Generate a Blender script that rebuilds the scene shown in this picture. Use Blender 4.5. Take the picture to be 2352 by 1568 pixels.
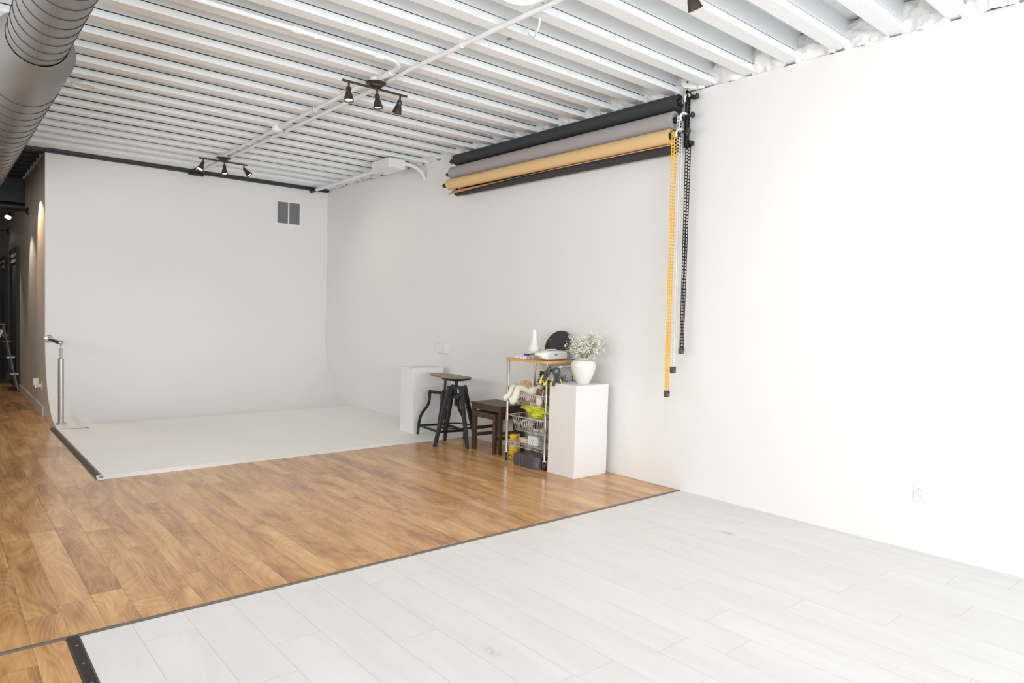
import bpy, bmesh, math, random
from mathutils import Vector, Matrix
from mathutils import noise as NZ
random.seed(7)
for o in list(bpy.data.objects): bpy.data.objects.remove(o)
SC = bpy.context.scene
COL = SC.collection
PI = math.pi

# ------------------------------------------------------------------ camera, light, exposure
cam_d = bpy.data.cameras.new('camera'); cam = bpy.data.objects.new('camera', cam_d); COL.objects.link(cam)
cam_d.sensor_fit = 'HORIZONTAL'; cam_d.sensor_width = 36.0
cam_d.lens = 1571.33 / 2352 * 36.0
cam_d.clip_start = 0.05; cam_d.clip_end = 100
M = Matrix(((0.7619952, 0.0049453, -0.6475638), (-0.6470077, 0.0479444, -0.7609747), (0.0272838, 0.9988378, 0.0397331)))
cam.matrix_world = Matrix.Translation((0, 0, 1.35)) @ M.to_4x4()
SC.camera = cam
SC.view_settings.view_transform = 'Standard'; SC.view_settings.look = 'None'
SC.view_settings.gamma = 1; SC.view_settings.use_curve_mapping = False
SC.view_settings.exposure = -0.12
w = bpy.data.worlds.new('sky'); SC.world = w; w.use_nodes = True
w.node_tree.nodes['Background'].inputs[0].default_value = (0.93, 0.965, 1.0, 1)
w.node_tree.nodes['Background'].inputs[1].default_value = 1.0

def area(name, loc, rot, sx, sy, energy, color=(1, 1, 1)):
    l = bpy.data.lights.new(name, 'AREA'); l.shape = 'RECTANGLE'; l.size = sx; l.size_y = sy
    l.energy = energy; l.color = color
    o = bpy.data.objects.new(name, l); COL.objects.link(o); o.location = loc; o.rotation_euler = rot
    return o
# daylight through the shop windows of the front wall behind the camera
area('daylight_window_right', (3.05, -5.95, 1.6), (PI / 2 + .72, 0, 0), 2.5, 2.5, 225, (0.90, 0.955, 1.0))
area('daylight_window_left', (-0.2, -5.95, 1.6), (PI / 2 + .72, 0, 0), 3.2, 2.5, 300, (0.91, 0.96, 1.0))
# added side fill, set in invented windows of the unseen left wall
area('side_fill_light', (-2.25, 1.8, 2.0), (0, -PI / 2 - .68, 0), 1.9, 10.0, 225, (0.94, 0.97, 1.0))

# added fill lamp behind the camera, aimed up to brighten the near ceiling
area('ceiling_fill_light', (1.3, -1.2, 1.5), (PI - .45, .25, 0), 1.0, 1.0, 46, (0.93, 0.965, 1.0))

def spot(name, loc, target, energy, angle, color=(1.0, 0.82, 0.62), blend=0.6, r=0.03):
    l = bpy.data.lights.new(name, 'SPOT'); l.energy = energy; l.spot_size = math.radians(angle); l.spot_blend = blend
    l.color = color; l.shadow_soft_size = r
    o = bpy.data.objects.new(name, l); COL.objects.link(o); o.location = loc
    o.rotation_euler = (Vector(target) - Vector(loc)).to_track_quat('-Z', 'Y').to_euler()
    return o

# ------------------------------------------------------------------ node helpers
class NT:
    def __init__(s, name):
        s.m = bpy.data.materials.new(name); s.m.use_nodes = True
        s.t = s.m.node_tree; s.b = s.t.nodes['Principled BSDF']
    def n(s, typ, **kw):
        nd = s.t.nodes.new(typ)
        for k, v in kw.items():
            if k.startswith('i_'):
                key = k[2:]
                key = int(key) if key.isdigit() else key.replace('_', ' ')
                nd.inputs[key].default_value = v
            else: setattr(nd, k, v)
        return nd
    def l(s, a, b): s.t.links.new(a, b)
    def math(s, op, a, b=None, c=None):
        nd = s.t.nodes.new('ShaderNodeMath'); nd.operation = op
        for i, x in enumerate((a, b, c)):
            if x is None: continue
            if isinstance(x, (int, float)): nd.inputs[i].default_value = x
            else: s.l(x, nd.inputs[i])
        return nd.outputs[0]
    def mix(s, f, a, b, mode='MIX'):
        nd = s.t.nodes.new('ShaderNodeMix'); nd.data_type = 'RGBA'; nd.blend_type = mode
        for i, x in ((0, f), (6, a), (7, b)):
            if isinstance(x, (int, float)): nd.inputs[i].default_value = x
            elif isinstance(x, tuple): nd.inputs[i].default_value = x if len(x) == 4 else x + (1,)
            else: s.l(x, nd.inputs[i])
        return nd.outputs[2]
    def ramp(s, f, stops):
        nd = s.t.nodes.new('ShaderNodeValToRGB'); e = nd.color_ramp.elements
        while len(e) < len(stops): e.new(0.5)
        for el, (p, c) in zip(e, stops):
            el.position = p; el.color = (c if isinstance(c, tuple) else (c, c, c)) + (1,)
        s.l(f, nd.inputs[0]); return nd.outputs[0]
    def pos(s): return s.n('ShaderNodeNewGeometry').outputs['Position']
    def obj(s): return s.n('ShaderNodeTexCoord').outputs['Object']
    def noise(s, vec, scale, detail=3, rough=0.5, dist=0):
        nd = s.n('ShaderNodeTexNoise'); nd.inputs['Scale'].default_value = scale; nd.inputs['Detail'].default_value = detail
        nd.inputs['Roughness'].default_value = rough; nd.inputs['Distortion'].default_value = dist
        if vec is not None: s.l(vec, nd.inputs['Vector'])
        return nd.outputs['Fac']
    def scale(s, vec, v):
        nd = s.n('ShaderNodeVectorMath', operation='MULTIPLY'); s.l(vec, nd.inputs[0]); nd.inputs[1].default_value = v
        return nd.outputs[0]
    def bump(s, h, strength=0.2, dist=0.01):
        nd = s.n('ShaderNodeBump'); nd.inputs['Strength'].default_value = strength; nd.inputs['Distance'].default_value = dist
        s.l(h, nd.inputs['Height']); s.l(nd.outputs[0], s.b.inputs['Normal'])
    def col(s, x):
        if isinstance(x, tuple): s.b.inputs['Base Color'].default_value = x if len(x) == 4 else x + (1,)
        else: s.l(x, s.b.inputs['Base Color'])
    def set(s, **kw):
        for k, v in kw.items(): s.b.inputs[k.replace('_', ' ')].default_value = v

MAT = {}
def simple(name, col, rough=0.5, metal=0.0, var=0.06, nscale=40, bump=0.0, bscale=200, **kw):
    t = NT(name); p = t.obj()
    f = t.noise(p, nscale, 3)
    c2 = tuple(max(0, c * (1 - var)) for c in col); c1 = tuple(min(1, c * (1 + var)) for c in col)
    t.col(t.mix(f, c2, c1)); t.set(Roughness=rough, Metallic=metal)
    if bump: t.bump(t.noise(p, bscale, 4), bump, 0.004)
    for k, v in kw.items(): t.b.inputs[k.replace('_', ' ')].default_value = v
    MAT[name] = t.m; return t.m

simple('wall_paint', (0.88, 0.875, 0.865), 0.6, var=0.012, nscale=1.2, bump=0.08, bscale=160)
simple('cyc_paint', (0.86, 0.855, 0.845), 0.55, var=0.015, nscale=1.5, bump=0.05, bscale=120)
simple('platform_paint', (0.93, 0.915, 0.90), 0.5, var=0.02, nscale=1.5, bump=0.05, bscale=120)
simple('hall_paint', (0.69, 0.655, 0.61), 0.55, var=0.04, nscale=2, bump=0.1, bscale=160)
simple('black_paint', (0.025, 0.027, 0.03), 0.5, var=0.2)
simple('black_ceiling', (0.03, 0.032, 0.036), 0.6, var=0.3)
simple('dark_bronze', (0.07, 0.055, 0.045), 0.38, 0.8, var=0.15, nscale=60)
simple('bronze_light', (0.20, 0.165, 0.135), 0.4, 0.5, var=0.12, nscale=60)
simple('lamp_bronze', (0.085, 0.065, 0.055), 0.42, 0.7, var=0.2, nscale=80)
simple('steel', (0.62, 0.61, 0.60), 0.22, 1.0, var=0.03)
simple('brushed_steel', (0.56, 0.54, 0.51), 0.3, 1.0, var=0.05, nscale=30)
simple('chrome', (0.72, 0.72, 0.73), 0.12, 1.0, var=0.02)
simple('alu', (0.34, 0.34, 0.34), 0.4, 0.7, var=0.05)
simple('silver_trim', (0.86, 0.85, 0.83), 0.35, 0.25, var=0.04)
simple('wire_white', (0.75, 0.72, 0.68), 0.35, 0.5, var=0.05)
simple('white_gloss', (0.86, 0.855, 0.84), 0.25, var=0.01)
simple('white_plastic', (0.86, 0.86, 0.855), 0.35, var=0.02)
simple('white_pedestal', (0.85, 0.845, 0.84), 0.4, var=0.01, nscale=3)
simple('vase_ceramic', (0.84, 0.825, 0.775), 0.2, var=0.015, nscale=8, Coat_Weight=0.4)
simple('vase_white', (0.87, 0.86, 0.85), 0.3, var=0.01)
simple('iron_black', (0.020, 0.021, 0.022), 0.42, 0.4, var=0.3, nscale=90)
simple('wood_black', (0.024, 0.025, 0.027), 0.5, var=0.35, nscale=70, bump=0.15)
simple('plastic_black', (0.02, 0.021, 0.022), 0.35, var=0.1)
simple('paper_black', (0.045, 0.045, 0.047), 0.8, var=0.1, nscale=300)
simple('paper_grey', (0.40, 0.37, 0.37), 0.75, var=0.03, nscale=200)
simple('paper_kraft', (0.80, 0.55, 0.28), 0.7, var=0.03, nscale=200)
simple('cream_hook', (0.75, 0.78, 0.60), 0.4, var=0.03)
simple('yellow_chain', (0.95, 0.55, 0.06), 0.4, var=0.05)
simple('white_chain', (0.84, 0.84, 0.84), 0.4, var=0.03)
simple('clamp_green', (0.012, 0.03, 0.03), 0.4, var=0.2)
simple('clamp_yellow', (0.90, 0.68, 0.12), 0.45, var=0.06)
simple('bamboo', (0.72, 0.42, 0.15), 0.42, var=0.15, nscale=25)
simple('rubber', (0.03, 0.03, 0.032), 0.5, var=0.1)
simple('plush', (0.92, 0.89, 0.78), 0.95, var=0.04, nscale=60, bump=0.6, bscale=500, Sheen_Weight=0.4)
simple('plush_pink', (0.78, 0.58, 0.54), 0.95, var=0.06, nscale=60, bump=0.6, bscale=400)
simple('pampas', (0.80, 0.62, 0.38), 0.9, var=0.2, nscale=60)
simple('beige_cloth', (0.66, 0.58, 0.50), 0.9, var=0.08, nscale=80, bump=0.5, bscale=300)
simple('white_cloth', (0.84, 0.83, 0.80), 0.85, var=0.04, nscale=60, bump=0.4, bscale=250)
simple('brown_cloth', (0.42, 0.31, 0.26), 0.9, var=0.15, nscale=90, bump=0.5, bscale=300)
simple('green_bag', (0.62, 0.70, 0.04), 0.35, var=0.12, nscale=18)
simple('canister_yellow', (0.95, 0.72, 0.02), 0.3, var=0.03)
simple('lid_yellow', (0.95, 0.60, 0.02), 0.35, var=0.03)
simple('blue_plastic', (0.05, 0.045, 0.32), 0.4, var=0.1)
simple('charcoal_bin', (0.085, 0.08, 0.085), 0.35, var=0.12, nscale=60, bump=0.2, bscale=260)
simple('leaf_dark', (0.045, 0.10, 0.045), 0.5, var=0.35, nscale=30)
simple('leaf_light', (0.28, 0.38, 0.10), 0.5, var=0.3, nscale=30)
simple('bloom_blue', (0.45, 0.47, 0.52), 0.7, var=0.2, nscale=60)
simple('bloom_white', (0.88, 0.88, 0.78), 0.7, var=0.06, nscale=60)
simple('stem_green', (0.22, 0.30, 0.12), 0.6, var=0.2, nscale=40)
simple('label_white', (0.78, 0.82, 0.86), 0.5, var=0.02)
simple('label_blue', (0.35, 0.55, 0.75), 0.5, var=0.05)
simple('label_dark', (0.08, 0.09, 0.12), 0.5, var=0.05)
simple('label_navy', (0.03, 0.05, 0.25), 0.5, var=0.05)
simple('label_pink', (0.85, 0.50, 0.42), 0.5, var=0.05)
simple('grille_grey', (0.26, 0.26, 0.26), 0.5, var=0.1)
simple('hole_dark', (0.02, 0.02, 0.02), 0.8, var=0.1)
simple('socket_grey', (0.10, 0.10, 0.10), 0.7, var=0.1)
simple('duct_metal', (0.26, 0.252, 0.243), 0.45, 0.45, var=0.06, nscale=200)
simple('jug_plastic', (0.84, 0.82, 0.77), 0.35, var=0.03, nscale=12, Transmission_Weight=0.0, Subsurface_Weight=0.25)
simple('clear_plastic', (0.85, 0.86, 0.85), 0.1, var=0.02, Transmission_Weight=0.75)
simple('adaptor_white', (0.80, 0.82, 0.80), 0.45, var=0.03)
simple('insulation', (0.90, 0.91, 0.905), 0.9, var=0.05, nscale=12, bump=0.6, bscale=25)
simple('olive_stick', (0.20, 0.21, 0.11), 0.6, var=0.2)
simple('gap_dark', (0.05, 0.05, 0.05), 0.9, var=0.2)

def emis(name, col, strength):
    t = NT(name); t.col((0.9, 0.9, 0.9)); t.b.inputs['Emission Color'].default_value = col + (1,)
    t.b.inputs['Emission Strength'].default_value = strength; MAT[name] = t.m
emis('bulb', (1.0, 0.88, 0.74), 9.0)

def planks(name, pw, x0, plen, base, grain_dark, grain_light, rough, gapcol, gw, grain=1.0, knots=False, spread=0.35, coat=0.0):
    t = NT(name); p = t.pos()
    sep = t.n('ShaderNodeSeparateXYZ'); t.l(p, sep.inputs[0])
    x, y = sep.outputs[0], sep.outputs[1]
    u = t.math('DIVIDE', t.math('SUBTRACT', x, x0), pw)
    iu = t.math('FLOOR', u); fu = t.math('FRACT', u)
    wn = t.n('ShaderNodeTexWhiteNoise', noise_dimensions='1D'); t.l(iu, wn.inputs['W'])
    v = t.math('ADD', t.math('DIVIDE', y, plen), t.math('MULTIPLY', wn.outputs['Value'], 7.0))
    iv = t.math('FLOOR', v); fv = t.math('FRACT', v)
    cid = t.n('ShaderNodeCombineXYZ'); t.l(iu, cid.inputs[0]); t.l(iv, cid.inputs[1])
    w2 = t.n('ShaderNodeTexWhiteNoise', noise_dimensions='3D'); t.l(cid.outputs[0], w2.inputs['Vector'])
    r = w2.outputs['Value']; rc = w2.outputs['Color']
    off = t.n('ShaderNodeVectorMath', operation='MULTIPLY_ADD'); t.l(rc, off.inputs[0]); off.inputs[1].default_value = (13, 17, 9); t.l(p, off.inputs[2])
    q = t.scale(off.outputs[0], (1.0, 0.17, 1.0))
    # cathedral figure: contour lines of a smooth stretched noise
    q1 = t.scale(off.outputs[0], (1.0, 0.17, 1.0))
    big = t.noise(q1, 6.5, 1.0, 0.4, 0.5)
    rings = t.math('FRACT', t.math('MULTIPLY', big, 17.0))
    rings = t.math('ABSOLUTE', t.math('SUBTRACT', rings, 0.5))
    fine = t.noise(t.scale(off.outputs[0], (1.0, 0.05, 1.0)), 160, 4, 0.6)
    blot = t.noise(q, 7.0, 3, 0.55, 0.8)
    g = t.math('ADD', t.math('MULTIPLY', rings, 0.36 * grain), t.math('MULTIPLY', fine, 0.50))
    g = t.math('ADD', g, t.math('MULTIPLY', t.math('SUBTRACT', blot, 0.5), 1.55))
    g = t.math('ADD', g, t.math('MULTIPLY', t.math('SUBTRACT', r, 0.5), spread))
    c = t.ramp(g, [(0.0, grain_dark), (0.38, base), (0.85, grain_light)])
    if knots:
        vo = t.n('ShaderNodeTexVoronoi'); vo.inputs['Scale'].default_value = 1.6; vo.inputs['Randomness'].default_value = 1.0
        t.l(t.scale(p, (1.6, 0.9, 1)), vo.inputs['Vector'])
        kf = t.ramp(vo.outputs['Distance'], [(0.0, 1.0), (0.05, 0.55), (0.11, 0.0)])
        kn = t.math('MULTIPLY', kf, t.ramp(t.noise(p, 45, 3), [(0.36, 0.0), (0.52, 1.0)]))
        c = t.mix(kn, c, (0.42, 0.40, 0.385, 1))
    ex = t.math('MULTIPLY', t.math('MINIMUM', fu, t.math('SUBTRACT', 1.0, fu)), pw)
    ey = t.math('MULTIPLY', t.math('MINIMUM', fv, t.math('SUBTRACT', 1.0, fv)), plen)
    e = t.math('MINIMUM', ex, ey)
    m = t.ramp(t.math('DIVIDE', e, gw), [(0.0, 1.0), (0.7, 0.8), (1.0, 0.0)])
    c = t.mix(t.math('MULTIPLY', m, 0.65), c, gapcol)
    t.col(c); t.set(Roughness=rough)
    t.b.inputs['Specular IOR Level'].default_value = 0.4
    t.b.inputs['Coat Weight'].default_value = coat; t.b.inputs['Coat Roughness'].default_value = 0.08
    hh = t.math('ADD', t.math('MULTIPLY', m, -1.0), t.math('MULTIPLY', fine, 0.15))
    t.bump(hh, 0.25, 0.002)
    MAT[name] = t.m
planks('wood_floor', 0.1305, 0.427, 1.22, (0.60, 0.325, 0.13), (0.36, 0.17, 0.065), (0.80, 0.50, 0.23), 0.24, (0.20, 0.10, 0.05), 0.0018, coat=0.12, spread=0.2)
planks('pale_floor', 0.2, 0.042, 1.22, (0.76, 0.752, 0.742), (0.725, 0.712, 0.70), (0.80, 0.795, 0.787), 0.42, (0.52, 0.50, 0.48), 0.002, grain=0.25, knots=True, spread=0.25)

def joist_mat():
    t = NT('joist_paint'); p = t.pos()
    c = t.mix(t.noise(t.scale(p, (0.35, 1, 1)), 9, 4), (0.885, 0.915, 0.93), (0.93, 0.955, 0.965))
    n1 = t.noise(t.scale(p, (0.8, 1, 1)), 11, 4, 0.6)
    c = t.mix(t.ramp(n1, [(0.70, 0.0), (0.76, 0.5)]), c, (0.50, 0.46, 0.42))
    t.col(c); t.set(Roughness=0.6)
    t.bump(t.noise(t.scale(p, (0.25, 1, 1)), 45, 5, 0.65), 0.35, 0.006); MAT['joist_paint'] = t.m
    t = NT('joist_seam'); p = t.pos()
    f = t.ramp(t.noise(t.scale(p, (1, 3, 3)), 5, 5, 0.7), [(0.50, 0.0), (0.66, 1.0)])
    t.col(t.mix(f, (0.035, 0.033, 0.031), (0.45, 0.44, 0.43))); t.set(Roughness=0.9); MAT['joist_seam'] = t.m
joist_mat()

def wood_mat(name, a, b, rough=0.45, sc=(1, 1, 1)):
    t = NT(name); p = t.obj()
    n = t.noise(t.scale(p, sc), 30, 5, 0.6, 1.2)
    t.col(t.ramp(n, [(0.3, a), (0.7, b)])); t.set(Roughness=rough); t.bump(n, 0.15, 0.002); MAT[name] = t.m
wood_mat('table_wood', (0.035, 0.021, 0.014), (0.115, 0.066, 0.038), 0.4, (6, 0.6, 0.6))
wood_mat('stool_seat_wood', (0.20, 0.11, 0.06), (0.42, 0.26, 0.15), 0.4, (0.5, 6, 1))
wood_mat('stool_seat_dark', (0.10, 0.075, 0.055), (0.22, 0.17, 0.13), 0.35, (0.5, 6, 1))

def wicker():
    t = NT('wicker'); p = t.obj()
    wv = t.n('ShaderNodeTexWave'); wv.inputs['Scale'].default_value = 60; wv.inputs['Distortion'].default_value = 6; t.l(p, wv.inputs['Vector'])
    n = t.noise(p, 120, 3)
    f = t.math('MULTIPLY', wv.outputs['Fac'], n)
    t.col(t.ramp(f, [(0.05, (0.10, 0.045, 0.025)), (0.5, (0.55, 0.30, 0.16))])); t.set(Roughness=0.7)
    t.bump(f, 0.8, 0.006); MAT['wicker'] = t.m
wicker()
def speaker_cloth():
    t = NT('speaker_mesh'); p = t.obj()
    n = t.noise(p, 350, 2, 0.7)
    t.col(t.ramp(n, [(0.35, (0.012, 0.012, 0.013)), (0.7, (0.085, 0.085, 0.09))])); t.set(Roughness=0.85); MAT['speaker_mesh'] = t.m
speaker_cloth()

# ------------------------------------------------------------------ geometry helpers
def V(*a): return Vector(a[0]) if len(a) == 1 else Vector(a)
class MB:
    def __init__(s): s.b = bmesh.new(); s.mi = 0; s.xf = None
    def _f(s, vs, smooth=False):
        try: f = s.b.faces.new(vs)
        except ValueError: return
        f.material_index = s.mi; f.smooth = smooth
    def _v(s, p):
        p = Vector(p)
        if s.xf is not None: p = s.xf @ p
        return s.b.verts.new(p)
    def box(s, a, b):
        (x0, y0, z0), (x1, y1, z1) = a, b
        v = [s._v(p) for p in ((x0, y0, z0), (x1, y0, z0), (x1, y1, z0), (x0, y1, z0), (x0, y0, z1), (x1, y0, z1), (x1, y1, z1), (x0, y1, z1))]
        for q in ((0, 3, 2, 1), (4, 5, 6, 7), (0, 1, 5, 4), (1, 2, 6, 5), (2, 3, 7, 6), (3, 0, 4, 7)): s._f([v[i] for i in q])
        return s
    def cbox(s, c, d):
        return s.box([c[i] - d[i] / 2 for i in range(3)], [c[i] + d[i] / 2 for i in range(3)])
    def beam(s, a, b, w0, h0, w1=None, h1=None, up=(0, 0, 1)):
        w1 = w0 if w1 is None else w1; h1 = h0 if h1 is None else h1
        a, b = V(a), V(b); d = (b - a).normalized(); u = V(up)
        sd = d.cross(u)
        if sd.length < 1e-4: sd = d.cross(V(1, 0, 0))
        sd.normalize(); u = sd.cross(d).normalized()
        r = []
        for p, ww, hh in ((a, w0, h0), (b, w1, h1)):
            for i, j in ((-1, -1), (1, -1), (1, 1), (-1, 1)): r.append(s._v(p + sd * i * ww / 2 + u * j * hh / 2))
        for q in ((0, 1, 2, 3), (7, 6, 5, 4), (0, 4, 5, 1), (1, 5, 6, 2), (2, 6, 7, 3), (3, 7, 4, 0)): s._f([r[i] for i in q])
        return s
    def tube(s, pts, r, n=12, cap=True, closed=False, flat=None):
        pts = [V(p) for p in pts]; m = len(pts)
        rs = r if isinstance(r, (list, tuple)) else [r] * m
        tang = []
        for i in range(m):
            if closed: d = pts[(i + 1) % m] - pts[i - 1]
            else: d = pts[min(i + 1, m - 1)] - pts[max(i - 1, 0)]
            tang.append(d.normalized() if d.length > 1e-9 else V(0, 0, 1))
        ref = V(0, 0, 1) if abs(tang[0].z) < 0.9 else V(1, 0, 0)
        u = tang[0].cross(ref).normalized(); rings = []
        for i in range(m):
            u = (u - tang[i] * u.dot(tang[i]))
            u = u.normalized() if u.length > 1e-6 else tang[i].orthogonal().normalized()
            v = tang[i].cross(u)
            rings.append([s._v(pts[i] + (u * math.cos(2 * PI * k / n) + v * math.sin(2 * PI * k / n) * (flat or 1)) * rs[i]) for k in range(n)])
        for i in range(m if closed else m - 1):
            a, b = rings[i], rings[(i + 1) % m]
            for k in range(n): s._f([a[k], a[(k + 1) % n], b[(k + 1) % n], b[k]], True)
        if cap and not closed:
            s._f(list(reversed(rings[0]))); s._f(rings[-1])
        return s
    def cyl(s, a, b, r0, r1=None, n=20): return s.tube([a, b], [r0, r0 if r1 is None else r1], n)
    def lathe(s, prof, c=(0, 0, 0), n=32, axis=None, closed_top=True, closed_bot=True, smooth=True):
        c = V(c)
        R = Matrix.Identity(3)
        if axis is not None: R = V(0, 0, 1).rotation_difference(V(axis)).to_matrix()
        rings = []
        for r, z in prof:
            rings.append([s._v(c + R @ V(r * math.cos(2 * PI * k / n), r * math.sin(2 * PI * k / n), z)) for k in range(n)])
        for a, b in zip(rings, rings[1:]):
            for k in range(n): s._f([a[k], a[(k + 1) % n], b[(k + 1) % n], b[k]], smooth)
        if closed_bot: s._f(list(reversed(rings[0])))
        if closed_top: s._f(rings[-1])
        return s
    def ball(s, c, r, n=14, sc=(1, 1, 1), jit=0):
        prof = [(math.sin(PI * i / n), -math.cos(PI * i / n)) for i in range(n + 1)]
        c = V(c); rings = []
        for pr, pz in prof[1:-1]:
            rings.append([s._v(c + V(math.cos(2 * PI * k / n) * pr * sc[0], math.sin(2 * PI * k / n) * pr * sc[1], pz * sc[2]) * r * (1 + random.uniform(-jit, jit))) for k in range(n)])
        b = s._v(c + V(0, 0, -r * sc[2])); t = s._v(c + V(0, 0, r * sc[2]))
        for a, d in zip(rings, rings[1:]):
            for k in range(n): s._f([a[k], a[(k + 1) % n], d[(k + 1) % n], d[k]], True)
        for k in range(n):
            s._f([b, rings[0][(k + 1) % n], rings[0][k]], True); s._f([t, rings[-1][k], rings[-1][(k + 1) % n]], True)
        return s
    def prism(s, pts2, z0, z1, plane='xy', smooth=False):
        f = {'xy': lambda a, b, c: (a, b, c), 'yz': lambda a, b, c: (c, a, b), 'xz': lambda a, b, c: (a, c, b)}[plane]
        A = [s._v(f(a, b, z0)) for a, b in pts2]; B = [s._v(f(a, b, z1)) for a, b in pts2]
        n = len(pts2)
        s._f(list(reversed(A))); s._f(B)
        for k in range(n): s._f([A[k], A[(k + 1) % n], B[(k + 1) % n], B[k]], smooth)
        return s
    def quad(s, *p): s._f([s._v(q) for q in p]); return s
    def grid(s, fn, nu, nv, smooth=True):
        g = [[s._v(fn(i / nu, j / nv)) for j in range(nv + 1)] for i in range(nu + 1)]
        for i in range(nu):
            for j in range(nv): s._f([g[i][j], g[i + 1][j], g[i + 1][j + 1], g[i][j + 1]], smooth)
        return s
    def build(s, name, mat, parent=None, loc=None, bevel=0, local=False, sub=0, solid=0):
        off = V(0, 0, 0)
        if parent is not None:
            r = parent
            while r.parent: r = r.parent
            if not local: off = r.location.copy()
        elif loc is not None: off = V(loc)
        bmesh.ops.recalc_face_normals(s.b, faces=s.b.faces)
        if not (parent is not None and local) and off.length:
            bmesh.ops.translate(s.b, verts=s.b.verts, vec=-off)
        for e in s.b.edges:
            if len(e.link_faces) == 2 and e.calc_face_angle(0) > .6: e.smooth = False
        me = bpy.data.meshes.new(name); s.b.to_mesh(me); s.b.free()
        for mt in (mat if isinstance(mat, (list, tuple)) else [mat]): me.materials.append(MAT[mt])
        o = bpy.data.objects.new(name, me); COL.objects.link(o)
        if parent is not None: o.parent = parent
        elif loc is not None: o.location = loc
        if bevel:
            md = o.modifiers.new('bevel', 'BEVEL'); md.width = bevel; md.segments = 2; md.limit_method = 'ANGLE'
        if solid:
            md = o.modifiers.new('solid', 'SOLIDIFY'); md.thickness = solid
        if sub:
            md = o.modifiers.new('sub', 'SUBSURF'); md.levels = sub; md.render_levels = sub
        return o
def tag(o, label, cat, group=None):
    o['label'] = label; o['category'] = cat
    if group: o['group'] = group
    return o
def thing(name, label, cat, loc, group=None, rot=None):
    o = bpy.data.objects.new(name, None); o.empty_display_size = 0.05; COL.objects.link(o); o.location = loc
    if rot: o.rotation_euler = rot
    return tag(o, label, cat, group)
def struct(o): o['kind'] = 'structure'; return o
def smoothpath(pts, k=6):
    pts = [V(p) for p in pts]; out = []
    for i in range(len(pts) - 1):
        p0, p1, p2, p3 = pts[max(i - 1, 0)], pts[i], pts[i + 1], pts[min(i + 2, len(pts) - 1)]
        for j in range(k):
            t = j / k
            out.append(0.5 * ((2 * p1) + (p2 - p0) * t + (2 * p0 - 5 * p1 + 4 * p2 - p3) * t * t + (3 * p1 - p0 - 3 * p2 + p3) * t ** 3))
    out.append(pts[-1]); return out

# ------------------------------------------------------------------ room shell
XR, XH, YB, CT = 4.5, 1.02, 9.60, 3.12       # right wall, hall wall / left end of back wall, back wall, underside of joists
XL, YF, YE = -2.3, -6.0, 17.5
struct(MB().box((XL - .1, 3.2, -0.1), (XR + .1, YE, 0)).build('floor', 'wood_floor'))
struct(MB().box((0.44, YF, -0.1), (XR + .1, 3.2, 0)).build('floor_pale', 'pale_floor')).name = 'floor'
struct(MB().box((XL - .1, YF, -0.1), (0.44, 3.2, 0)).build('floor', 'wood_floor'))
struct(MB().box((XR, YF, 0), (XR + .1, YB + .1, 3.108)).build('wall_right', 'wall_paint'))
m = MB(); m.box((XL - .1, YF, 0), (XL, YE, 1.0)); m.box((XL - .1, YF, 3.0), (XL, YE, 3.4))
for a, b in ((YF, -3.25), (-.05, .05), (3.4, 3.5), (6.85, YE)): m.box((XL - .1, a, 1.0), (XL, b, 3.0))
struct(m.build('wall_left', 'wall_paint'))
for n, (a, b) in enumerate(((-3.25, -.05), (.05, 3.4), (3.5, 6.85))):  # left wall windows are invented, openings for the added side fill
    m = MB()
    for y in (a, (a + b) / 2 - .03, b - .06): m.box((XL - .09, y, 1.0), (XL - .03, y + .06, 3.0))
    for z in (1.0, 2.94): m.box((XL - .09, a, z), (XL - .03, b, z + .06))
    struct(m.build('window_%d' % (n + 3), 'black_paint'))
m = MB()
m.box((XL, YF - .1, 0), (XR, YF, .3)); m.box((XL, YF - .1, 2.9), (XR, YF, 3.4))
for a, b in ((XL, -1.85), (1.45, 1.75), (4.35, XR)): m.box((a, YF - .1, .3), (b, YF, 2.9))
struct(m.build('wall_front', 'wall_paint'))
for n, (a, b) in enumerate(((-1.85, 1.45), (1.75, 4.35))):
    m = MB()
    for x in (a, (a + b) / 2 - .03, b - .06): m.box((x, YF - .09, .3), (x + .06, YF - .03, 2.9))
    for z in (.3, 2.84): m.box((a, YF - .09, z), (b, YF - .03, z + .06))
    struct(m.build('window_%d' % (n + 1), 'black_paint'))
# back wall with a coved foot running into the raised studio floor
R = 0.9; zt = 0.02
prof = [(YB + .12, 0.0), (8.62, 0.0), (8.62, zt)]
for i in range(0, 25):
    a = -PI / 2 + (PI / 2) * i / 24
    prof.append((YB - R + R * math.cos(a), zt + R + R * math.sin(a)))
prof += [(YB, 3.07), (YB + .12, 3.07)]
o = MB().prism(prof, XH, XR + .01, 'yz', smooth=True).build('wall_back', 'cyc_paint')
struct(o)
struct(MB().box((1.0, 6.02, 0), (XR, 8.62, zt)).build('floor_platform', 'platform_paint')).name = 'floor_platform'
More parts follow.
